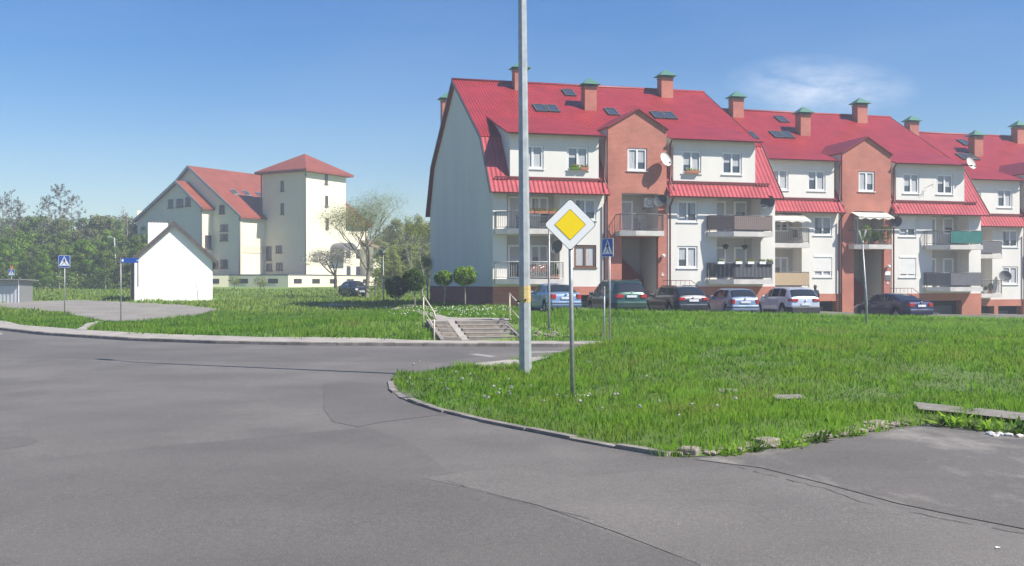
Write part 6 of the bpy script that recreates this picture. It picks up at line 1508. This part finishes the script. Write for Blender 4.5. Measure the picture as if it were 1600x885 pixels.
# ------------------------------------------------------------------ grass
def grass(name, poly, hf, dens, hgt, wid, m, seed, n_try, keep=None, patchy=.5, lean=.45, zoff=-.02):
    rng = np.random.default_rng(seed); px = np.array([p[0] for p in poly]); py = np.array([p[1] for p in poly])
    x = rng.uniform(px.min(), px.max(), n_try); y = rng.uniform(py.min(), py.max(), n_try)
    k = inpoly(x, y, px, py) & (np.abs(x) < (y*.52+2.0))
    x, y = x[k], y[k]; d = np.hypot(x, y); tryd = n_try/((px.max()-px.min())*(py.max()-py.min()))
    pt = .5+.5*np.sin(x*1.9+1.3*np.sin(y*1.3))*np.sin(y*1.6+1.1*np.sin(x*.9)); pt2 = .5+.5*np.sin(x*.7+2+np.sin(y*.5))*np.cos(y*.55+np.sin(x*.6))
    k = rng.random(len(x)) < dens(d)/tryd*(1-patchy*.6+patchy*.6*pt)
    if keep is not None: k &= keep(x, y)
    x, y, d, pt, pt2 = x[k], y[k], d[k], pt[k], pt2[k]; n = len(x)
    z = hf(x, y)+zoff; hh = hgt(d)*rng.uniform(.45, 1.35, n)*(.6+.75*pt2*.9+.25*pt); ww = wid(d)*rng.uniform(.6, 1.3, n); a = rng.uniform(0, 2*PI, n); la = rng.uniform(0, 2*PI, n); ln = hh*lean*rng.uniform(.2, 1.5, n)
    ux, uy = np.cos(a)*ww/2, np.sin(a)*ww/2; lx, ly = np.cos(la)*ln, np.sin(la)*ln
    V = np.empty((n, 5, 3), np.float32)
    V[:, 0] = np.stack([x-ux, y-uy, z], 1); V[:, 1] = np.stack([x+ux, y+uy, z], 1)
    V[:, 2] = np.stack([x+ux*.8+lx*.35, y+uy*.8+ly*.35, z+hh*.6], 1); V[:, 3] = np.stack([x-ux*.8+lx*.35, y-uy*.8+ly*.35, z+hh*.6], 1); V[:, 4] = np.stack([x+lx, y+ly, z+hh], 1)
    idx = (np.arange(n)*5)[:, None]; Lp = np.concatenate([idx+np.array([0, 1, 2, 3]), idx+np.array([3, 2, 4])], 1).ravel()
    me = bpy.data.meshes.new(name); me.vertices.add(5*n); me.vertices.foreach_set('co', V.ravel()); me.loops.add(7*n); me.loops.foreach_set('vertex_index', Lp)
    me.polygons.add(2*n); st = np.stack([np.arange(n)*7, np.arange(n)*7+4], 1).ravel(); me.polygons.foreach_set('loop_start', st); me.polygons.foreach_set('loop_total', np.tile([4, 3], n))
    at = me.attributes.new('rnd', 'FLOAT', 'POINT'); v = np.clip(.42+.50*(pt-.5)+.55*(pt2-.5)+rng.normal(0, .17, n), 0, 1); at.data.foreach_set('value', np.repeat(v, 5).astype(np.float32))
    me.materials.append(M[m]); me.update(calc_edges=True)
    nn = np.stack([rng.normal(0, .38, n), rng.normal(0, .38, n), np.ones(n)], 1); nn /= np.linalg.norm(nn, axis=1)[:, None]; me.polygons.foreach_set('use_smooth', np.ones(2*n, bool)); me.normals_split_custom_set_from_vertices(np.repeat(nn, 5, 0).tolist())
    o = bpy.data.objects.new(name, me); COL.objects.link(o); o['kind'] = 'stuff'; print(name, n); return o
spx = np.array([p[0] for p in slabp]); spy = np.array([p[1] for p in slabp])
pads = [[g2(1205, 620, h_isl), g2(1250, 619, h_isl), g2(1262, 626, h_isl), g2(1215, 627, h_isl)], [(-1.2, 25.2), (.3, 27.5), (2.2, 29.8), (4.2, 30.7), (4.2, 29.6), (2.2, 28.5), (.7, 26.6), (-.6, 24.6)]]
def keep_isl(x, y):
    k = ~inpoly(x, y, spx, spy)
    k &= (edge_dist(x, y, isl_rub) > .28+.14*np.sin(x*7)*np.sin(y*9)) & (edge_dist(x, y, isl_near) > .05)
    for p in pads: k &= ~inpoly(x, y, np.array([q[0] for q in p]), np.array([q[1] for q in p]))
    return k
grass('grass', ISL, h_isl, lambda d: 1500*np.minimum(1, (12/d)**1.4), lambda d: .095+.02*S(d, 17, 27), lambda d: .0085*np.maximum(1, d/12)**.8, 'grass', 1, 4200000, keep_isl, patchy=.85)
def grass_tufts(name, pts, hf, m, seed, hh=.3, n=40, sp=.12):
    rng = random.Random(seed); mb = MB()
    for (x, y) in pts:
        for k in range(n):
            a = rng.uniform(0, 2*PI); r = abs(rng.gauss(0, sp)); bx, by = x+r*math.cos(a), y+r*math.sin(a); h_ = hh*rng.uniform(.4, 1.2); l = h_*rng.uniform(.2, .8); z = float(hf(bx, by))-.02; w_ = .006*max(1, math.hypot(x, y)/12)
            c, s = math.cos(a), math.sin(a); mb.quad((bx-s*w_, by+c*w_, z), (bx+s*w_, by-c*w_, z), (bx+c*l*.4+s*w_*.8, by+s*l*.4-c*w_*.8, z+h_*.65), (bx+c*l*.4-s*w_*.8, by+s*l*.4+c*w_*.8, z+h_*.65)); mb.quad((bx+c*l*.4-s*w_*.8, by+s*l*.4+c*w_*.8, z+h_*.65), (bx+c*l*.4+s*w_*.8, by+s*l*.4-c*w_*.8, z+h_*.65), (bx+c*l, by+s*l, z+h_))
    o = mb.build(name, m, fix=False); at = o.data.attributes.new('rnd', 'FLOAT', 'FACE'); at.data.foreach_set('value', [rng.random()*.9 for _ in o.data.polygons]); o['kind'] = 'stuff'
    o.data.polygons.foreach_set('use_smooth', [True]*len(o.data.polygons)); o.data.normals_split_custom_set_from_vertices([(rng.uniform(-.3, .3), rng.uniform(-.3, .3), .9) for _ in o.data.vertices]); return o
rt = random.Random(44); T = []
for q_ in isl_rub[1:-1]:
    for k in range(5): T.append((q_[0]+rt.uniform(-.35, .35), q_[1]+rt.uniform(.12, .4)))
for k in range(330):
    x, y = rt.uniform(-1.5, 15), rt.uniform(13, 29)
    if bool(inpoly(np.array([x]), np.array([y]), np.array([p[0] for p in ISL]), np.array([p[1] for p in ISL]))[0]): T.append((x, y))
grass_tufts('grass_tufts', T, h_isl, 'grass', 3, .17, 34, .15)
# bank, left verge and meadow
WB = [(x, y+.1) for x, y in WALK]
stair_poly = [(sx0+TX*a-TY*b_, sy0+TY*a+TX*b_) for a, b_ in ((-.45, -.6), (SW+.2, -.6), (SW+.2, 2.6), (SW, 5), (-.3, 5), (-.45, 2.6))]
plazas = [stair_poly, [gl(488, 478), gl(520, 475), gl(560, 477), gl(610, 482), gl(650, 486), gl(700, 497), gl(800, 499), gl(800, 502), gl(690, 502), gl(640, 489), gl(560, 480)],
    [gl(-90, 478), gl(0, 474.5), gl(60, 471), gl(120, 469.5), gl(200, 473), gl(300, 479), gl(345, 484), gl(318, 491), gl(270, 498), gl(225, 502), gl(165, 503), gl(135, 499), gl(100, 490), gl(40, 484), gl(0, 481), gl(-90, 482)], [gl(165, 503), gl(150, 503), gl(118, 516), gl(134, 517)],
    [(1.2, 47.2), (.4, 51.5), (1.0, 55), (-1.2, 60), (-6.5, 81), (20, 85), (60, 95), (60, bank_top(60)), (30, bank_top(30)), (12, bank_top(12))]]
def keep_land(x, y):
    k = y > np.interp(x, WX, WYs)+.05
    for p in plazas: k &= ~inpoly(x, y, np.array([q[0] for q in p]), np.array([q[1] for q in p]))
    return k
grass('grass', [(-36, 36), (34, 36), (34, 62), (-36, 62)], h_land, lambda d: 230*np.minimum(1, (40/d)**1.6), lambda d: .17+0*d, lambda d: .020*(d/40)**.8, 'grass', 2, 1300000, keep_land)
grass('meadow_grass', [(-70, 58), (2, 58), (2, 112), (-70, 112)], h_land, lambda d: 34*(60/d)**1.3, lambda d: .20+0*d, lambda d: .045*(d/60), 'grass_far', 4, 420000, lambda x, y: keep_land(x, y) & ~((np.abs(x-hx) < 3.2) & (y > hy-.2) & (y < hy+6.3)))
T = []
for px in list(np.linspace(0, 690, 75)):
    X_, Y_, _ = G(float(px)+rt.uniform(-5, 5), 506 if px < 130 else (524 if px < 400 else 531), h_land); 
    if 8 < px < 118 or px > 150: T.append((X_, Y_+rt.uniform(.3, 1.6)))
for k in range(170): 
    x = rt.uniform(2.5, 30); T.append((x, np.interp(x, WX, WYs)+rt.uniform(.6, 11)))
T = [p for p in T if keep_land(np.array([p[0]]), np.array([p[1]]))[0]]
grass_tufts('grass_tufts', T, h_land, 'grass', 5, .26, 34, .35)
# weeds pushing through the broken kerb and the driveway edge
def weed(px, py, s, label, seed, m='leaf_fresh', hf=h_road):
    x, y, _ = G(px, py, hf); z = float(hf(x, y)); t = empty('weed', (x, y, z), 0, label, 'weed', 'weeds along the driveway edge'); rng = random.Random(seed)
    mb = MB()
    for k in range(34):
        a = rng.uniform(0, 2*PI); L = s*rng.uniform(.5, 1.1); c, sn = math.cos(a), math.sin(a); w_ = L*.10; h_ = L*rng.uniform(.15, .9); ox, oy = rng.gauss(0, s*.25), rng.gauss(0, s*.12)
        P = [(ox, oy, 0), (ox+c*L*.45-sn*w_, oy+sn*L*.45+c*w_, h_*.7), (ox+c*L, oy+sn*L, h_), (ox+c*L*.45+sn*w_, oy+sn*L*.45-c*w_, h_*.7)]; mb.quad(*P)
    o = mb.build('leaves', m, t, fix=False); at = o.data.attributes.new('rnd', 'FLOAT', 'FACE'); at.data.foreach_set('value', [rng.random() for _ in o.data.polygons])
    return t
for i, (px, py, s, l) in enumerate(((1145, 712, .16, 'leftmost weed in the broken kerb stones'), (1184, 706, .15, 'small flat weed, second along the broken kerb stones'), (1236, 700, .20, 'upright green weed in the middle of the broken kerb stones'), (1280, 692, .18, 'dark weed beside the pale stone of the broken kerb'), (1340, 682, .14, 'low weed near the right end of the broken kerb'), (1470, 667, .22, 'bushy weed at the left end of the strip below the slab path'), (1492, 668, .28, 'tall spiky weed in the strip below the slab path'), (1520, 672, .20, 'weed in the middle of the strip below the slab path'), (1548, 674, .24, 'dark spreading weed left of the white stones'), (1592, 680, .24, 'weed at the right edge of the photo below the slab path'))):
    weed(px, py, s, l, i, 'leaf_fresh' if i % 2 == 0 else 'leaf')
# broken kerb stones along the driveway
rk = random.Random(9); mb = MB()
P = [Vector(p) for p in isl_rub]
for a, b_ in zip(P, P[1:]):
    k = int((b_-a).length/.13)
    for j in range(k*4):
        c = a.lerp(b_, rk.random()); n_ = Vector((-(b_-a).y, (b_-a).x)).normalized(); c = c+n_*rk.uniform(-.02, .30)
        bm = bmesh.new(); bmesh.ops.create_icosphere(bm, subdivisions=2, radius=1); s = rk.uniform(.02, .085); sx2, sy2, sz2 = s*rk.uniform(.8, 1.6), s*rk.uniform(.6, 1.1), s*rk.uniform(.3, .6); ro = Matrix.Rotation(math.atan2((b_-a).y, (b_-a).x)+rk.gauss(0, .3), 3, 'Z'); b0 = len(mb.v); z0 = float(h_road(c.x, c.y))
        jf = [rk.uniform(.75, 1.1) for _ in range(8)]
        for v in bm.verts:
            f = jf[(v.co.x > 0)*1+(v.co.y > 0)*2+(v.co.z > 0)*4]; q = ro @ Vector((max(-.75, min(.75, v.co.x))*sx2*f, max(-.75, min(.75, v.co.y))*sy2*f, max(-.8, min(.7, v.co.z))*sz2*f)); mb.v.append((c.x+q.x, c.y+q.y, z0+.02+sz2*.4+q.z))
        for f in bm.faces: mb.f.append(tuple(b0+v.index for v in f.verts)); mb.sm.append(False)
        bm.free()
o = mb.build('kerb', 'rubble'); o['kind'] = 'structure'
# flat long kerb slabs lying in the rubble
for (pa, pb) in (((1058, 713), (1088, 715)), ((1195, 700), (1222, 697)), ((1370, 672), (1392, 668))):
    a, b_ = Vector(g2(*pa)), Vector(g2(*pb)); d = b_-a; m_ = MB(); m_.box(0, d.length, .02, .22, -.1, .085); o = m_.build('kerb', 'rubble', None, (a.x, a.y, float(h_road(a.x, a.y))), math.atan2(d.y, d.x), bevel=.02); o['kind'] = 'structure'
rock_heap('white_stones', 1566, 682, h_road, 11, .10, .06, 'little heap of white stones on the driveway edge at the right', 'stones', 'slab')
rock_heap('white_stones', 908, 619, h_isl, 12, .12, .035, 'scatter of white pebbles at the foot of the diamond sign', 'pebbles', 'whitewash')
# dandelion clocks
def dandelion(loc, h_, first=[None]):
    if first[0] is None:
        t = empty('dandelion', loc, 0, 'white dandelion seed head on a thin stalk in the grass island', 'dandelion', 'dandelion clocks in the grass island')
        MB().tube([(0, 0, 0), (.01, 0, .17)], .003, 4).build('stalk', 'leaf_fresh', t)
        leaf_cloud('seed_head', [(Vector((.01, 0, .185)), Vector((.026, .026, .024)))], 90, .012, 'petals', t, 3, .7); first[0] = t; return t
    return clone(first[0], loc, rt.uniform(0, 6), scale=h_)
mat_leaf('petals', (.8, .8, .78), (.95, .95, .93), .3); M['petals'] = MATS['petals']
pts = [(645, 582), (655, 577), (668, 578), (640, 603), (636, 607), (644, 612), (670, 602), (696, 616), (699, 622), (722, 607), (690, 608), (757, 634), (762, 639), (778, 630), (770, 620), (780, 621), (796, 624), (797, 630), (800, 622), (794, 605), (829, 614), (785, 580), (784, 584), (871, 629), (885, 630), (920, 578), (960, 632), (964, 630), (1030, 640), (1010, 600), (735, 598), (712, 592), (1080, 648), (1120, 650), (1000, 655), (940, 650), (850, 640), (905, 645), (1150, 640), (1060, 665)]
for p in pts: x, y, z = G(p[0], p[1], h_isl); dandelion((x, y, z), rt.uniform(.6, 1.0))
# daisies and petals on the lawn under the round trees
rng = np.random.default_rng(8); mb = MB()
for k in range(900):
    px = rng.uniform(600, 800); py = rng.choice([rng.uniform(481, 489), rng.uniform(481, 498)]); x, y, z = G(float(px), float(py)) if k < 260 else (None,)*3
    if x is None: break
    s = .035; zz = z+.12; mb.quad((x-s, y, zz), (x, y-s, zz+.01), (x+s, y, zz), (x, y+s, zz+.03))
bt = [(float(x), float(bank_top(x)-rt.uniform(.1, .9))) for x in np.arange(2.0, 34, .10)]
grass_tufts('grass_tufts', bt, h_land, 'grass', 15, .40, 30, .24)
x, y, z = G(1560, 859, h_road); tag(MB().quad((-.02, -.012, .005), (.02, -.01, .012), (.024, .012, .005), (-.015, .014, .01)).build('paper_scrap', 'signwhite', None, (x, y, z+.005)), 'small scrap of white paper on the asphalt near the lower right corner', 'litter')
o = mb.build('daisies', 'petal_w', fix=False); o['kind'] = 'stuff'
# ------------------------------------------------------------------ haze
HAZE = 0.0015
if HAZE:
    hb = MB(); hb.box(-3200, 3200, -500, 3700, -4, 24); ho = hb.build('haze', 'soil'); ho.data.materials.clear(); ho['kind'] = 'stuff'
    hm = bpy.data.materials.new('haze air'); hm.use_nodes = True; n = hm.node_tree; n.nodes.clear(); out = n.nodes.new('ShaderNodeOutputMaterial'); pv = n.nodes.new('ShaderNodeVolumePrincipled')
    pv.inputs['Density'].default_value = HAZE; pv.inputs['Color'].default_value = (.82, .90, 1, 1); pv.inputs['Anisotropy'].default_value = .1; n.links.new(pv.outputs[0], out.inputs['Volume']); ho.data.materials.append(hm)
